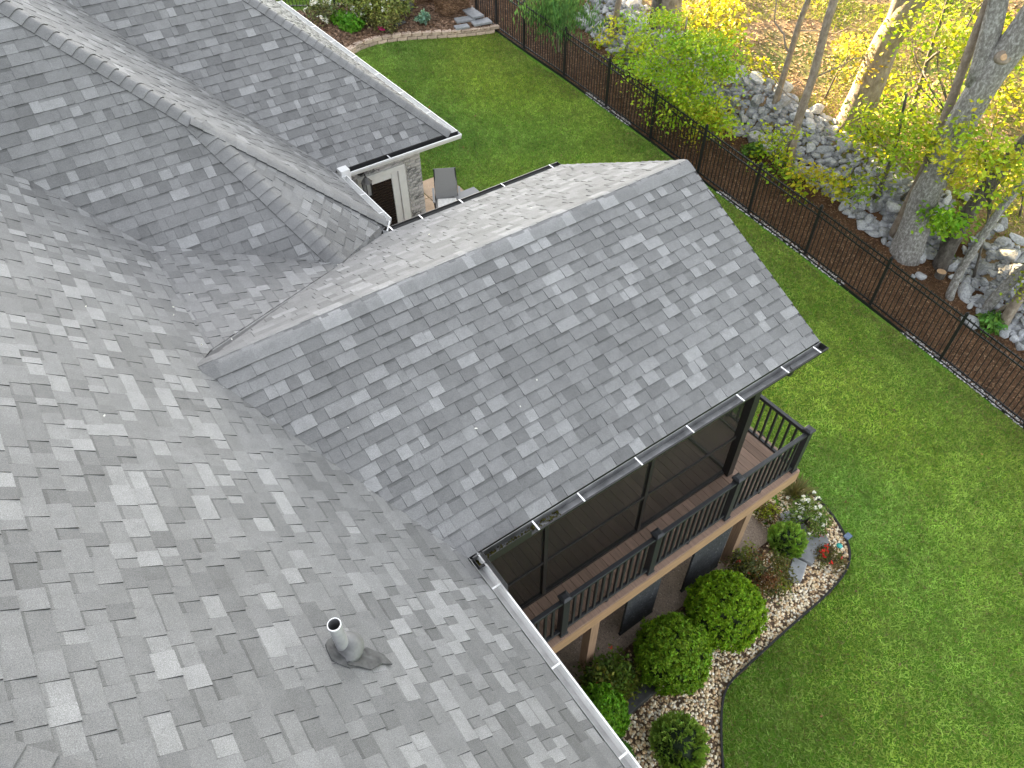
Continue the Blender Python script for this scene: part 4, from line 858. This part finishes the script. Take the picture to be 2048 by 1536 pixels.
# ------------------------------------------------------------------ trees
def spline(pts, n):
    pts = np.array(pts, float); s_ = np.r_[0, np.cumsum(np.linalg.norm(np.diff(pts, axis=0), axis=1))]; t = np.linspace(0, s_[-1], n)
    Q = np.stack([np.interp(t, s_, pts[:, i]) for i in range(3)], 1); R = Q.copy(); R[1:-1] = Q[1:-1] * .5 + (Q[2:] + Q[:-2]) * .25; return R
LEAFC = [(.20, .29, .02), (.25, .31, .025), (.16, .26, .02), (.28, .30, .03)]
def spray(centers, per, leaf, cols, sp=(.28, .28, .12), seed=1, droop=0, aspect=1.6):
    rr = np.random.default_rng(seed); sets = []
    for c in centers:
        P = np.array(c) + rr.normal(size=(per, 3)) * np.array(sp); N = np.tile([0, 0, 1.], (per, 1)) + .75 * rr.normal(size=(per, 3)); sets.append(leafset(P, N, leaf, jitcol(cols[rr.integers(0, len(cols))], per, .22), aspect, (0, 0, -1, droop) if droop else None))
    return sets
def tree(name, lab, pts, r0, r1, bark, seed, crown=None, extra=(), sprays=(), group='trees beyond the fence', flare=1.5, seg=12, branches=(), cols=LEAFC, leaf=.085):
    """crown: (height of first limbs, spread, height, number of clusters, leaves per cluster)"""
    random.seed(seed); t = thing(name, lab, 'tree', pts[0], group); pts = [V3(*p) for p in pts]
    pts[0] = pts[0] - V3(0, 0, .12)
    dirn = nrm(pts[-1] - pts[-2]); top = pts[-1]
    full = pts + ([top + dirn * 1.6, top + dirn * 3.2 + V3(0, 0, .4)] if crown else [])
    Q = spline(full, max(10, 3 * len(full))); n = len(Q); rad = [r0 + (r1 - r0) * (i / (n - 1)) for i in range(n)]
    zz = np.linalg.norm(Q - Q[0], axis=1); rad = [r * (1 + (flare - 1) * math.exp(-z / (2.2 * r0 + .05))) for r, z in zip(rad, zz)]
    m = MB(); m.tube(Q, rad, seg, jit=.10, rs=random); m.build('trunk', M[bark], t, True)
    for (bp, br0, br1) in extra:
        B = spline(bp, 9); m = MB(); m.tube(B, list(np.linspace(br0, br1, len(B))), 9, jit=.1, rs=random); m.build('limb', M[bark], t, True)
    for (bp, br0) in branches:
        B = spline(bp, 7); B[1:-1] += np.array([[random.gauss(0, .03) for _ in range(3)] for _ in range(len(B) - 2)]); m = MB(); m.tube(B, list(np.linspace(br0, br0 * .35, len(B))), 6); m.build('branch', M[bark], t)
    sets = []
    if crown:
        h0, spread, hh, nc, per = crown; base = Q[-1] if Q[-1][2] > h0 else Q[-1]; limbs = MB(); cs = []
        for k in range(nc):
            a = random.uniform(0, 6.28); q = spread * random.uniform(.2, 1) ** .7; z = h0 + hh * random.random(); c = V3(base[0] + math.cos(a) * q, base[1] + math.sin(a) * q, z); cs.append(c)
            if k % 3 == 0:
                s0 = Q[-1 - random.randint(0, 4)]; limbs.tube([s0, (s0 + c) / 2 + V3(0, 0, .25), c], [r1 * .5, r1 * .3, .012], 5)
        limbs.build('branches', M[bark], t)['kind'] = 'stuff'
        sets += spray(cs, per, .16, cols, (.65, .65, .4), seed)
    for (cs, per, sp, lf) in sprays: sets += spray(cs, per, lf, cols, sp, seed + 5)
    if sets: V, F, C = join(sets); np_mesh('crown', V, F, M['leaf'], C, False, t)
    return t
HC = (8.6, 2.2, 2.6, 12, 40)
T1 = [(15.925, .555, .2), (15.88, .66, 1.3), (15.86, .72, 1.9), (15.884, .658, 2.643), (15.881, .668, 4.133), (15.93, .50, 5.0), (16.02, .33, 5.9), (16.1, .1, 7.0)]
tree('beech_tree', 'massive pale barked beech with a sawn limb scar standing in the mulch beside the fence', T1, .31, .25, 'bark_pale', 1, HC, extra=[([(15.86, .72, 4.45), (15.80, .86, 5.4), (15.74, 1.02, 6.2), (15.6, 1.3, 7.4)], .22, .14)], flare=1.4, seg=20)
sc = MB(); ax = nrm(V3(-.80, -.42, .30)); cs_ = V3(15.93, .52, 5.06) + ax * .29; sc.tube([cs_ - ax * .10, cs_, cs_ + ax * .02, cs_ + ax * .012], [.17, .13, .10, .06], 14); knot = sc.build('limb_scar', M['bark_tan'], bpy.data.objects['beech_tree'], True)
sc = MB(); sc.tube([cs_ + ax * .005, cs_ + ax * .024], [.075, .055], 12); sc.build('sawn_face', M['cutwood'], knot)
T2 = [(17.388, 3.869, 1.78), (17.41, 3.83, 2.4), (17.423, 3.804, 3.144), (17.452, 3.75, 4.1), (17.576, 3.515, 4.946), (17.70, 3.28, 5.6), (17.9, 3.0, 6.8)]
tree('forked_tree', 'big tan trunk that forks in two on the sunlit slope', T2, .37, .2, 'bark_tan', 2, HC, extra=[([(17.44, 3.77, 3.9), (17.46, 3.74, 4.7), (17.42, 3.81, 5.3), (17.3, 4.0, 6.6)], .23, .14)], flare=1.3, seg=16)
tree('slim_tree', 'slim pale trunk growing out of the stone wall left of the forked tree', [(15.698, 4.244, .92), (15.64, 4.33, 1.7), (15.633, 4.348, 2.271), (15.66, 4.30, 3.4), (15.633, 4.347, 4.687), (15.64, 4.336, 5.117), (15.663, 4.3, 5.735)], .115, .07, 'bark_tan', 3, (8.0, 1.8, 2.2, 12, 40), sprays=[([(15.3, 4.3, 1.2), (15.1, 4.6, 1.7), (15.1, 4.0, 1.1)], 60, (.22, .22, .12), .07)], branches=[([(15.63, 4.34, 2.6), (15.4, 4.9, 2.9), (15.2, 5.5, 3.5)], .025), ([(15.64, 4.34, 3.2), (15.9, 3.9, 3.8), (16.2, 3.5, 4.0)], .022)])
tree('slim_tree', 'thin grey trunk with a side branch left of the other slim trunk', [(16.374, 5.643, 1.84), (16.402, 5.602, 3.292), (16.411, 5.589, 4.151), (16.451, 5.53, 4.624), (16.492, 5.468, 5.295)], .085, .055, 'bark_tan', 4, (8.0, 1.6, 2, 10, 40), branches=[([(16.40, 5.6, 3.3), (16.2, 6.1, 3.9), (16.1, 6.3, 4.8)], .03), ([(16.41, 5.59, 3.9), (16.8, 5.2, 3.9), (17.4, 4.6, 4.0)], .02)])
tree('dark_tree', 'dark rough trunk leaning right beside the cut stump', [(16.31, -.178, .08), (16.295, -.132, 1.469), (16.345, -.283, 2.563), (16.404, -.465, 3.508), (16.479, -.708, 4.182), (16.7, -1.2, 6)], .17, .13, 'bark_dark', 5, HC, flare=1.25)
tree('leaning_sapling', 'bare pale leaning stem with a crooked foot between stump and lower rocks', [(15.711, -.917, -.1), (15.678, -.81, .516), (15.695, -.863, 1.588), (15.714, -.927, 2.569), (15.757, -1.072, 3.27), (15.9, -1.4, 5)], .095, .06, 'bark_pale', 6, (7.5, 1.4, 1.6, 8, 40), flare=1.15)
tree('broken_trunk', 'short broken pale trunk leaning over the stones at the right edge', [(16.106, -1.564, -.16), (16.131, -1.662, .421), (16.157, -1.77, .981), (16.19, -1.89, 1.35)], .13, .11, 'bark_pale', 7, None, sprays=[([(16.0, -2.0, 1.1), (15.9, -2.1, .8)], 60, (.15, .15, .12), .06)], flare=1.1)
tree('grey_sapling', 'grey sapling trunk at the right edge below the broken trunk', [(16.072, -2.099, -.33), (16.062, -2.052, .427), (16.072, -2.097, 1.093), (16.1, -2.3, 3.2), (16.2, -2.5, 5)], .12, .08, 'bark_tan', 8, (7.5, 1.6, 1.8, 8, 40), flare=1.15)
tree('slim_tree', 'slim trunk hugging the left side of the massive pale beech', [(16.052, 1.098, .38), (16.058, 1.083, 1.183), (16.071, 1.052, 2.139), (16.063, 1.071, 2.886), (16.0, 1.2, 5)], .115, .07, 'bark_tan', 9, (8, 1.5, 1.8, 8, 40), flare=1.15)
tree('young_tree', 'thin young trunk rising from the stones left of the massive beech', [(16.297, 1.985, .94), (16.299, 1.981, 1.75), (16.292, 1.995, 2.277), (16.247, 2.092, 2.883), (16.2, 2.2, 3.6)], .06, .03, 'bark_dark', 10, None, sprays=[([(16.2, 2.2, 2.7), (16.0, 1.8, 2.3), (16.1, 2.5, 2.6), (15.9, 2.0, 1.6), (15.7, 2.3, 1.3), (15.6, 1.9, 1.5)], 75, (.25, .25, .14), .075)], branches=[([(16.29, 1.99, 2.2), (15.9, 1.9, 2.3), (15.6, 1.9, 1.7)], .02)])
tree('dark_tree', 'dark trunk at the top edge, left of a pair behind the maple', [(16.007, 10.154, 2.65), (16.002, 10.159, 3.174), (15.998, 10.163, 3.846), (16, 10.2, 6)], .15, .12, 'bark_dark', 11, HC)
tree('grey_tree', 'grey trunk at the top edge, right of a pair behind the maple', [(16.258, 9.776, 2.64), (16.221, 9.815, 3.226), (16.235, 9.8, 4.024), (16.3, 9.7, 6.2)], .27, .2, 'bark_tan', 12, HC)
tree('slim_tree', 'slim trunk in front of the stones near the top edge', [(15.397, 11.313, 2.06), (15.458, 11.257, 2.836), (15.516, 11.202, 3.535), (15.6, 11.1, 5)], .095, .07, 'bark_tan', 13, (8, 1.5, 1.5, 8, 40))
tree('branching_tree', 'small dark branching tree between the forked trunk and the massive beech', [(18.861, 3.153, 1.82), (18.818, 3.245, 3.106), (18.794, 3.296, 3.47), (18.778, 3.329, 4.527), (18.751, 3.386, 4.961)], .07, .03, 'bark_dark', 14, None, sprays=[([(18.5, 3.0, 2.5), (18.2, 2.7, 2.2), (18.9, 2.6, 2.9), (18.3, 2.2, 2.8), (18.6, 1.9, 3.2), (19.1, 2.2, 3.6), (18.0, 3.3, 2.3)], 80, (.32, .32, .18), .085)], branches=[([(18.80, 3.28, 3.3), (18.5, 2.7, 4.0), (18.4, 2.3, 5.2)], .04), ([(18.81, 3.26, 3.1), (18.4, 2.8, 3.0), (18.1, 2.4, 2.9)], .025), ([(18.82, 3.24, 2.9), (19.0, 3.8, 3.4), (19.1, 4.2, 3.6)], .02)])
tree('log_tree', 'thin stick leaning low across the stones at the right edge', [(16.20, -1.75, -.15), (16.1, -1.95, .25), (16.05, -2.15, .6)], .055, .04, 'bark_tan', 15, None, flare=1.0)
# leafy understorey
random.seed(5); rr = np.random.default_rng(77)
mc = []
for k in range(78):
    a = rr.uniform(0, 6.28); q = rr.uniform(0, 1) ** .55; z = 1.9 + 2.2 * rr.random(); x = 14.15 + math.cos(a) * q * .95 - .1 * (z - 3); y = 7.4 + math.sin(a) * q * 1.75; mc.append((x, y, z))
tree('maple_sapling', 'leafy yellow green maple sapling hanging over the fence', [(14.75, 7.6, g1(14.75, 7.6)), (14.6, 7.55, 2.4), (14.35, 7.4, 3.4), (14.2, 7.3, 4.2)], .05, .02, 'bark_tan', 16, None, sprays=[(mc, 95, (.25, .25, .10), .062)], branches=[([(14.6, 7.55, 2.3), (14.2, 6.7, 2.6), (13.9, 6.0, 2.5)], .02), ([(14.5, 7.5, 2.8), (14.0, 8.2, 3.2), (13.8, 8.8, 3.3)], .02), ([(14.5, 7.5, 2.6), (13.9, 7.3, 2.7), (13.5, 7.2, 2.5)], .02)], cols=[(.27, .42, .025), (.34, .45, .03), (.21, .37, .02)])
mc2 = [(14.05 + rr.normal() * .25, 6.1 + rr.normal() * .5, 2.1 + rr.normal() * .35) for k in range(26)]
tree('maple_sapling', 'lower maple sapling to the right of the hanging one, above the fence rail', [(14.7, 6.1, g1(14.7, 6.1)), (14.5, 6.1, 1.9), (14.2, 6.0, 2.5)], .035, .015, 'bark_tan', 17, None, sprays=[(mc2, 75, (.24, .24, .10), .062)], cols=[(.30, .44, .02), (.38, .44, .03), (.42, .38, .03)])
# drooping blue green shrub behind the fence
cc = [(13.55 + rr.normal() * .42, 11.75 + rr.normal() * .48, 2.9 + .75 * rr.random()) for k in range(70)]
t = thing('drooping_conifer', 'drooping blue green young evergreen just behind the fence at the top', 'tree', (13.75, 11.8, g1(13.75, 11.8)), 'trees beyond the fence')
sets = spray(cc, 75, .045, [(.10, .21, .075), (.075, .17, .05), (.14, .27, .08)], (.16, .16, .22), 9, .8, 3.0); V, F, C = join(sets); np_mesh('crown', V, F, M['leaf'], C, False, t)
m = MB(); m.tube([(13.75, 11.8, g1(13.75, 11.8) - .05), (13.65, 11.8, 2.8), (13.6, 11.75, 3.6)], [.05, .04, .015], 7); m.build('trunk', M['bark_tan'], t)
def leafy(lab, c, n, cs, sp, cols, seed, name='leafy_sapling', lf=.075, per=60):
    tree(name, lab, [(c[0], c[1], g1(c[0], c[1])), ((c[0] * 2 + cs[0][0]) / 3, (c[1] * 2 + cs[0][1]) / 3, (g1(c[0], c[1]) + cs[0][2]) / 2), cs[0]], .03, .012, 'bark_dark', seed, None, sprays=[(cs, per, sp, lf)], cols=cols, group='leafy saplings under the trees', branches=[([((c[0] * 2 + cs[0][0]) / 3, (c[1] * 2 + cs[0][1]) / 3, (g1(c[0], c[1]) + cs[0][2]) / 2), tuple((np.array(cs[0]) + np.array(q)) / 2 - np.array([0, 0, .1])), q], .014) for q in cs[1::2]])
rs = lambda c, n, s: [(c[0] + rr.normal() * s[0], c[1] + rr.normal() * s[1], c[2] + rr.normal() * s[2]) for _ in range(n)]
YG = [(.34, .42, .02), (.42, .44, .03), (.26, .38, .02)]
leafy('bright leafy branch hanging in front of the dark leaning trunk at the right', (16.6, -.9), 0, rs((15.3, -.35, 3.5), 20, (.4, .6, .35)), (.26, .26, .12), YG, 31)
leafy('yellow green sapling covering the middle of the massive beech trunk', (16.5, 1.5), 0, rs((15.75, 1.1, 2.95), 16, (.3, .5, .3)), (.25, .25, .12), YG, 32)
leafy('yellow green sapling left of the massive beech above the stones', (16.6, 2.6), 0, rs((16.2, 2.2, 2.6), 20, (.5, .6, .35)), (.27, .27, .13), YG, 33)
leafy('sunlit yellow sprig hanging low over the stones right of the slim trunk', (16.1, 3.2), 0, rs((15.2, 3.0, 1.35), 9, (.22, .35, .2)), (.18, .18, .10), [(.42, .40, .02), (.36, .38, .03)], 34)
leafy('pale green sprig over the stones below the slim pale trunk', (15.7, 4.6), 0, rs((15.1, 4.5, 1.55), 10, (.25, .4, .25)), (.2, .2, .1), YG, 35, per=45)
leafy('bright leafy branch low over the stones right of the massive beech', (16.4, -.05), 0, rs((15.35, -.1, 1.8), 8, (.2, .25, .2)), (.2, .2, .10), [(.16, .34, .02), (.2, .36, .02)], 36, lf=.085)
leafy('leafy crown filling the upper right corner', (18.6, 1.2), 0, rs((17.3, 1.6, 4.6), 26, (.6, .9, .5)), (.35, .35, .15), YG, 37, per=55)
leafy('leafy sapling glowing in the sun behind the right trunk', (18.4, -.6), 0, rs((17.2, -.9, 2.9), 26, (.6, .8, .5)), (.35, .35, .16), YG, 38, per=60)
leafy('thin yellow green sapling in front of the stones near the top', (15.2, 10.2), 0, rs((14.8, 10.0, 2.5), 14, (.25, .6, .35)), (.22, .22, .12), YG, 39, per=55)
leafy('yellow leaved sapling behind the maple at the top', (17.0, 9.0), 0, rs((16.3, 8.4, 3.2), 18, (.5, .6, .4)), (.3, .3, .15), [(.42, .38, .02), (.34, .36, .02)], 40, per=50)
leafy('sparse yellow sprig hanging in front of the sunlit slope', (17.6, 5.0), 0, rs((17.0, 4.4, 3.6), 9, (.3, .4, .25)), (.25, .25, .1), [(.42, .36, .06), (.36, .36, .04)], 41, per=40)
loose_shrub('green_shrub', 'small bright green shrub on the mulch left of a fence post under the slim trunk', 'shrub', (15.15, 5.1, 0), .26, 500, .05, [(.12, .24, .04)], 50, hgt=.8)
loose_shrub('green_shrub', 'small broad leaved green shrub on the mulch at the right edge', 'shrub', (15.75, -1.95, 0), .26, 260, .085, [(.12, .27, .05)], 51, hgt=.8)

# hillside undergrowth
def hillkeep(x, y): return (wdist(x, y) > .8) & (lownoise(x, y, 33, .8) > -.05)
def hillcol(x, y, n):
    r = rng.random(n); c = np.stack([.19 + .16 * r, .31 + .08 * r, .025 + 0 * r], 1) * (.7 + .5 * rng.random((n, 1))); return c
blades('hillside_grass', 260000, 15.6, 32, -8, 20, hillkeep, .09, .012, hillcol, 'patchy yellow green grass on the wooded slope', M['grass'])
def hk2(x, y): return (wdist(x, y) > .7)
chips('leaf_litter', 70000, 15.6, 28, -8, 18, hk2, .04, [(.42, .28, .17), (.32, .20, .11), (.50, .36, .23), (.22, .13, .07)], 'dry brown leaves over the wooded slope', .03)
P = scatter(16000, 16.2, 26, -7, 15, lambda x, y: (wdist(x, y) > .8) & (lownoise(x, y, 41, 1.0) > .55)); P[:, 2] += .1 + .25 * rng.random(len(P))
V, F, C = leafset(P, np.tile([0, 0, 1.], (len(P), 1)) + .6 * rng.normal(size=(len(P), 3)), .09, jitcol((.40, .42, .02), len(P), .25)); tag(np_mesh('undergrowth', V, F, M['leaf'], C), 'low leafy undergrowth on the wooded slope', None, None, 'stuff')
# unseen leaf mass added to block the sun from house and yard
n = 36000; P = np.stack([rng.uniform(-50, 15.4, n), rng.uniform(44, 53, n), 0 * rng.random(n)], 1); edge = rng.random(n); hmax = 26.5 + 1.2 * lownoise(P[:, 0], P[:, 1], 61, .7); P[:, 2] = 2.5 + (hmax - 2) * rng.random(n) ** .8
V, F, C = leafset(P, rng.normal(size=(n, 3)), 1.0, jitcol((.07, .12, .02), n, .2)); tag(np_mesh('sun_blocker', V, F, M['leaf'], C), 'unseen mass of leaves added to keep the sun off the yard', None, None, 'stuff')

# ------------------------------------------------------------------ far corner bed
bw_ = thing('block_wall', 'low curved garden wall of tan concrete blocks round the far bed', 'garden wall', (10, 14.4, 2.25))
seg = np.hypot(*np.diff(BLK, axis=0).T); cum = np.r_[0, np.cumsum(seg)]
for row, (off, hz) in enumerate(((0, .045), (.15, .150))):
    s_ = .16 + off
    while s_ < cum[-1] - (.0 if row == 0 else .05):
        x = np.interp(s_, cum, BLK[:, 0]); y = np.interp(s_, cum, BLK[:, 1]); i = min(len(seg) - 1, int(np.searchsorted(cum, s_) - 1)); t = (BLK[i + 1] - BLK[i]) / seg[i]; a = math.atan2(t[1], t[0])
        m = MB(); m.box((-.145, -.0, -.05), (.145, .19, .046), g3(random.uniform(.8, 1.15))); 
        o = m.build('block', M['block'], None, bevel=.012); o.parent = bw_; o.location = V3(x, y, g1(x, y) + hz) - V3(10, 14.4, 2.25); o.rotation_euler = (0, 0, a)
        o.location[1] += -.015 + random.uniform(-.006, .006); s_ += .305
for i, (x, y, sx, sy, a, lab) in enumerate([(12.05, 14.42, .30, .17, -.25, 'flat grey flagstone behind the block wall, left of three'), (12.42, 14.05, .30, .2, -.2, 'flat grey flagstone behind the block wall, middle of three'), (12.46, 14.62, .20, .45, -.1, 'long grey flagstone against the fence, right of three'), (11.75, 14.12, .22, .13, -.2, 'small flat flagstone at the straw edge')]):
    m = MB(); m.box((-sx, -sy, -.03), (sx, sy, .035)); o = m.build('flagstone', M['bluestone'], bevel=.012); o.location = (x, y, g1(x, y) + .20); o.rotation_euler = (0, 0, a); tag(o, lab, 'flagstone', 'flagstones by the block wall')
def bale(lab, x, y, z, a, seed):
    t = thing('straw_bale', lab, 'straw bale', (x, y, z), 'pine straw bales'); r_ = np.random.default_rng(seed); L, Wd, H = .46, .25, .17
    m = MB(); m.box((-L, -Wd, -H), (L, Wd, H), (.13, .075, .045)); o = m.build('core', M['straw'], t, bevel=.05); o.location = (0, 0, 0); o.data.transform(Matrix.Translation(Vector((x, y, z))))
    n = 3200; f = r_.integers(0, 3, n); P = r_.uniform(-1, 1, (n, 3)); P[np.arange(n), f] = np.sign(P[np.arange(n), f]); P = P * np.array([L, Wd, H]) * 1.03; tdir = r_.normal(size=(n, 3)) * np.array([1, 1, .4]); tdir /= np.linalg.norm(tdir, axis=1)[:, None]; tdir *= (.07 * r_.uniform(.5, 1.3, n))[:, None]; s2 = np.cross(tdir, r_.normal(size=(n, 3))); s2 = s2 / np.linalg.norm(s2, axis=1)[:, None] * .007
    V = np.stack([P - tdir - s2, P + tdir - s2, P + tdir + s2, P - tdir + s2], 1).reshape(-1, 3); ca, sa = math.cos(a), math.sin(a); V = np.stack([V[:, 0] * ca - V[:, 1] * sa + x, V[:, 0] * sa + V[:, 1] * ca + y, V[:, 2] + z], 1)
    np_mesh('straw', V, np.arange(4 * n).reshape(-1, 4), M['straw'], np.array([(.27, .16, .09), (.20, .12, .07), (.15, .085, .05), (.33, .21, .13)])[r_.integers(0, 4, n)], False, t); o.rotation_euler = (0, 0, a)
zb = g1(12.1, 15.2) + .18
bale('brown pine straw bale at the bottom of the stack by the corner post', 12.08, 15.15, zb + .17, .15, 1); bale('brown pine straw bale on top of the stack by the corner post', 12.02, 15.2, zb + .52, .0, 2); bale('brown pine straw bale lying behind the stack at the top edge', 11.6, 16.25, zb + .22, -.3, 3)
loose_shrub('variegated_shrub', 'large yellow green variegated shrub with white flowers in the far bed', 'shrub', (9.85, 15.9, 0), .85, 5200, .055, [(.22, .25, .06), (.16, .20, .05), (.27, .28, .10)], 61, hgt=.62, flowers=((.82, .82, .8), 10, .09), stems=14, zb=.17)
loose_shrub('variegated_shrub', 'pale spreading shrub in front of the large variegated one', 'shrub', (9.75, 15.2, 0), .42, 1500, .045, [(.24, .24, .09), (.19, .20, .07)], 62, hgt=.7, zb=.17)
loose_shrub('azalea', 'thin white flowered azalea beside the black back fence', 'shrub', (8.35, 16.5, 0), .48, 900, .045, [(.17, .18, .07), (.13, .16, .06)], 63, hgt=.7, flowers=((.84, .84, .82), 16, .085), zb=.17, group='white flowered azaleas')
loose_shrub('azalea', 'small white flowered azalea in front of the variegated shrub', 'shrub', (9.25, 16.0, 0), .34, 600, .04, [(.17, .18, .07)], 64, hgt=.7, flowers=((.84, .84, .82), 11, .085), zb=.17, group='white flowered azaleas')
loose_shrub('flowering_plant', 'low plant with magenta flowers along the block wall', 'plant', (9.6, 15.0, 0), .3, 260, .035, [(.13, .14, .05)], 65, hgt=.4, flowers=((.55, .03, .20), 6, .06), zb=.17)
dome_bush('round_plant', 'bright green round leafy clump nearest the block wall', 'plant', (8.86, 15.75, g1(8.86, 15.75) + .27), .34, 1500, .075, (.10, .27, .02), .2, .6, seed=66, group='round green clumps in the far bed')
dome_bush('round_plant', 'smaller bright green clump behind the round one beside the azaleas', 'plant', (8.72, 16.25, g1(8.72, 16.25) + .27), .22, 900, .07, (.11, .27, .02), .2, .8, seed=67, group='round green clumps in the far bed')
loose_shrub('blue_plant', 'small blue green rosette plant in the straw of the far bed', 'plant', (10.9, 14.98, 0), .21, 260, .075, [(.19, .32, .24), (.23, .36, .28)], 68, hgt=.8, zb=.17, stems=5)
for i, (x, y, s_, lab) in enumerate([(10.2, 15.22, .2, 'dark brown rock in front of the variegated shrub'), (10.95, 15.95, .26, 'dark brown rock behind the path light')]):
    o = inst('rock', rockmesh('rock', M['darkstone'], 120 + i, 2, 6, (1.2, .8, .7)), None, (x, y, g1(x, y) + .22), (0, 0, i), (s_, s_, s_)); tag(o, lab, 'rock')
pl = thing('path_light', 'small metal path light with cone shade in the far bed', 'light', (10.55, 15.45, g1(10.55, 15.45) + .16)); z = pl.location[2]
m = MB(); m.tube([(10.55, 15.45, z), (10.55, 15.45, z + .62)], .012, 6); m.build('stake', M['bark_dark'], pl); m = MB(); m.tube([(10.55, 15.45, z + .58), (10.55, 15.45, z + .70)], [.13, .02], 12); m.build('shade', M['lead'], pl)

# ------------------------------------------------------------------ patio chair and table
ch = thing('patio_chair', 'grey sling patio chair with white seat cushion beside the brick wing', 'chair', (6.47, 6.45, 1.80))
m = MB(); zp = 1.80; rt = nrm(V3(.88, -.48, 0)); fw = nrm(V3(-.48, -.88, 0)); c0 = V3(6.47, 6.45, zp)
def cp(a, b, z): return c0 + rt * a + fw * b + V3(0, 0, z)
for s in (-1, 1):
    q = MB(); q.tube([cp(s * .25, .28, 0), cp(s * .25, .26, .40), cp(s * .25, -.20, .40), cp(s * .24, -.30, .70), cp(s * .23, -.36, 1.05)], .016, 6); q.build('side_frame', M['black'], ch)
    q = MB(); q.tube([cp(s * .25, -.26, .42), cp(s * .27, -.42, 0)], .016, 6); q.build('leg', M['black'], ch)
    q = MB(); q.beam(cp(s * .285, .27, .62), cp(s * .285, -.27, .64), .05, .025); q.build('armrest', M['sling'], ch); q = MB(); q.tube([cp(s * .27, .26, .40), cp(s * .28, .25, .61)], .013, 6); q.build('arm_support', M['black'], ch)
q = MB(); pts = [cp(0, .28, .405), cp(0, -.20, .39), cp(0, -.25, .55), cp(0, -.31, .80), cp(0, -.37, 1.06)]
for a, b in zip(pts[:-1], pts[1:]): q.beam(a, b, .49, .012, tuple(nrm(np.cross(rt, b - a))))
q.build('sling', M['sling'], ch)
q = MB(); q.beam(cp(0, .26, .435), cp(0, -.14, .43), .42, .05); q.build('cushion', M['cushion'], ch, bevel=.02)
tb = thing('patio_table', 'low grey patio table mostly hidden behind the porch gutter', 'table', (6.98, 6.42, 1.80))
q = MB(); q.box((6.70, 6.20, 2.22), (7.28, 6.62, 2.25)); q.build('table_top', M['sling'], tb, bevel=.006)
for a in (6.74, 7.24):
    for b in (6.24, 6.58): q = MB(); q.box((a - .015, b - .015, 1.8), (a + .015, b + .015, 2.22)); q.build('leg', M['black'], tb)

P = scatter(70, 3.5, 13.8, -7, 14, lawnkeep, .035); V, F, C = leafset(P, np.tile([0, 0, 1.], (len(P), 1)) + .4 * rng.normal(size=(len(P), 3)), .045, jitcol((.26, .15, .07), len(P), .3), 1.5)
tag(np_mesh('fallen_leaves', V, F, M['petal'], C), 'a few dry brown leaves lying on the lawn', None, None, 'stuff')
# fallen petals on the roof
P = []; 
for k in range(20):
    key = random.choice(['main', 'main', 'porch_front', 'porch_back', 'wing_front', 'cricket']); pc = random.choice(FACES[key]); wts = np.random.default_rng(k).dirichlet(np.ones(len(pc))); p = sum(w_ * q for w_, q in zip(wts, pc)); P.append(p + FN[key] * .016)
P = np.array(P); V, F, C = leafset(P, np.tile([0, 0, 1.], (len(P), 1)) + .3 * rng.normal(size=(len(P), 3)), .015, np.tile([.8, .8, .78], (len(P), 1)), 2.2); tag(np_mesh('fallen_petals', V, F, M['petal'], C), 'tiny white petals scattered over the roofs', None, None, 'stuff')
P = []; 
for k in range(380): P.append((X0 + .08 + random.random() ** 2 * 1.0, -W_ - .03 - random.random() * .08, ZE - .10 + random.random() * .03))
V, F, C = leafset(np.array(P), np.tile([0, 0, 1.], (380, 1)) + .6 * rng.normal(size=(380, 3)), .02, jitcol((.10, .09, .02), 380, .3)); np_mesh('gutter_moss', V, F, M['leaf'], C, False, house)['kind'] = 'stuff'
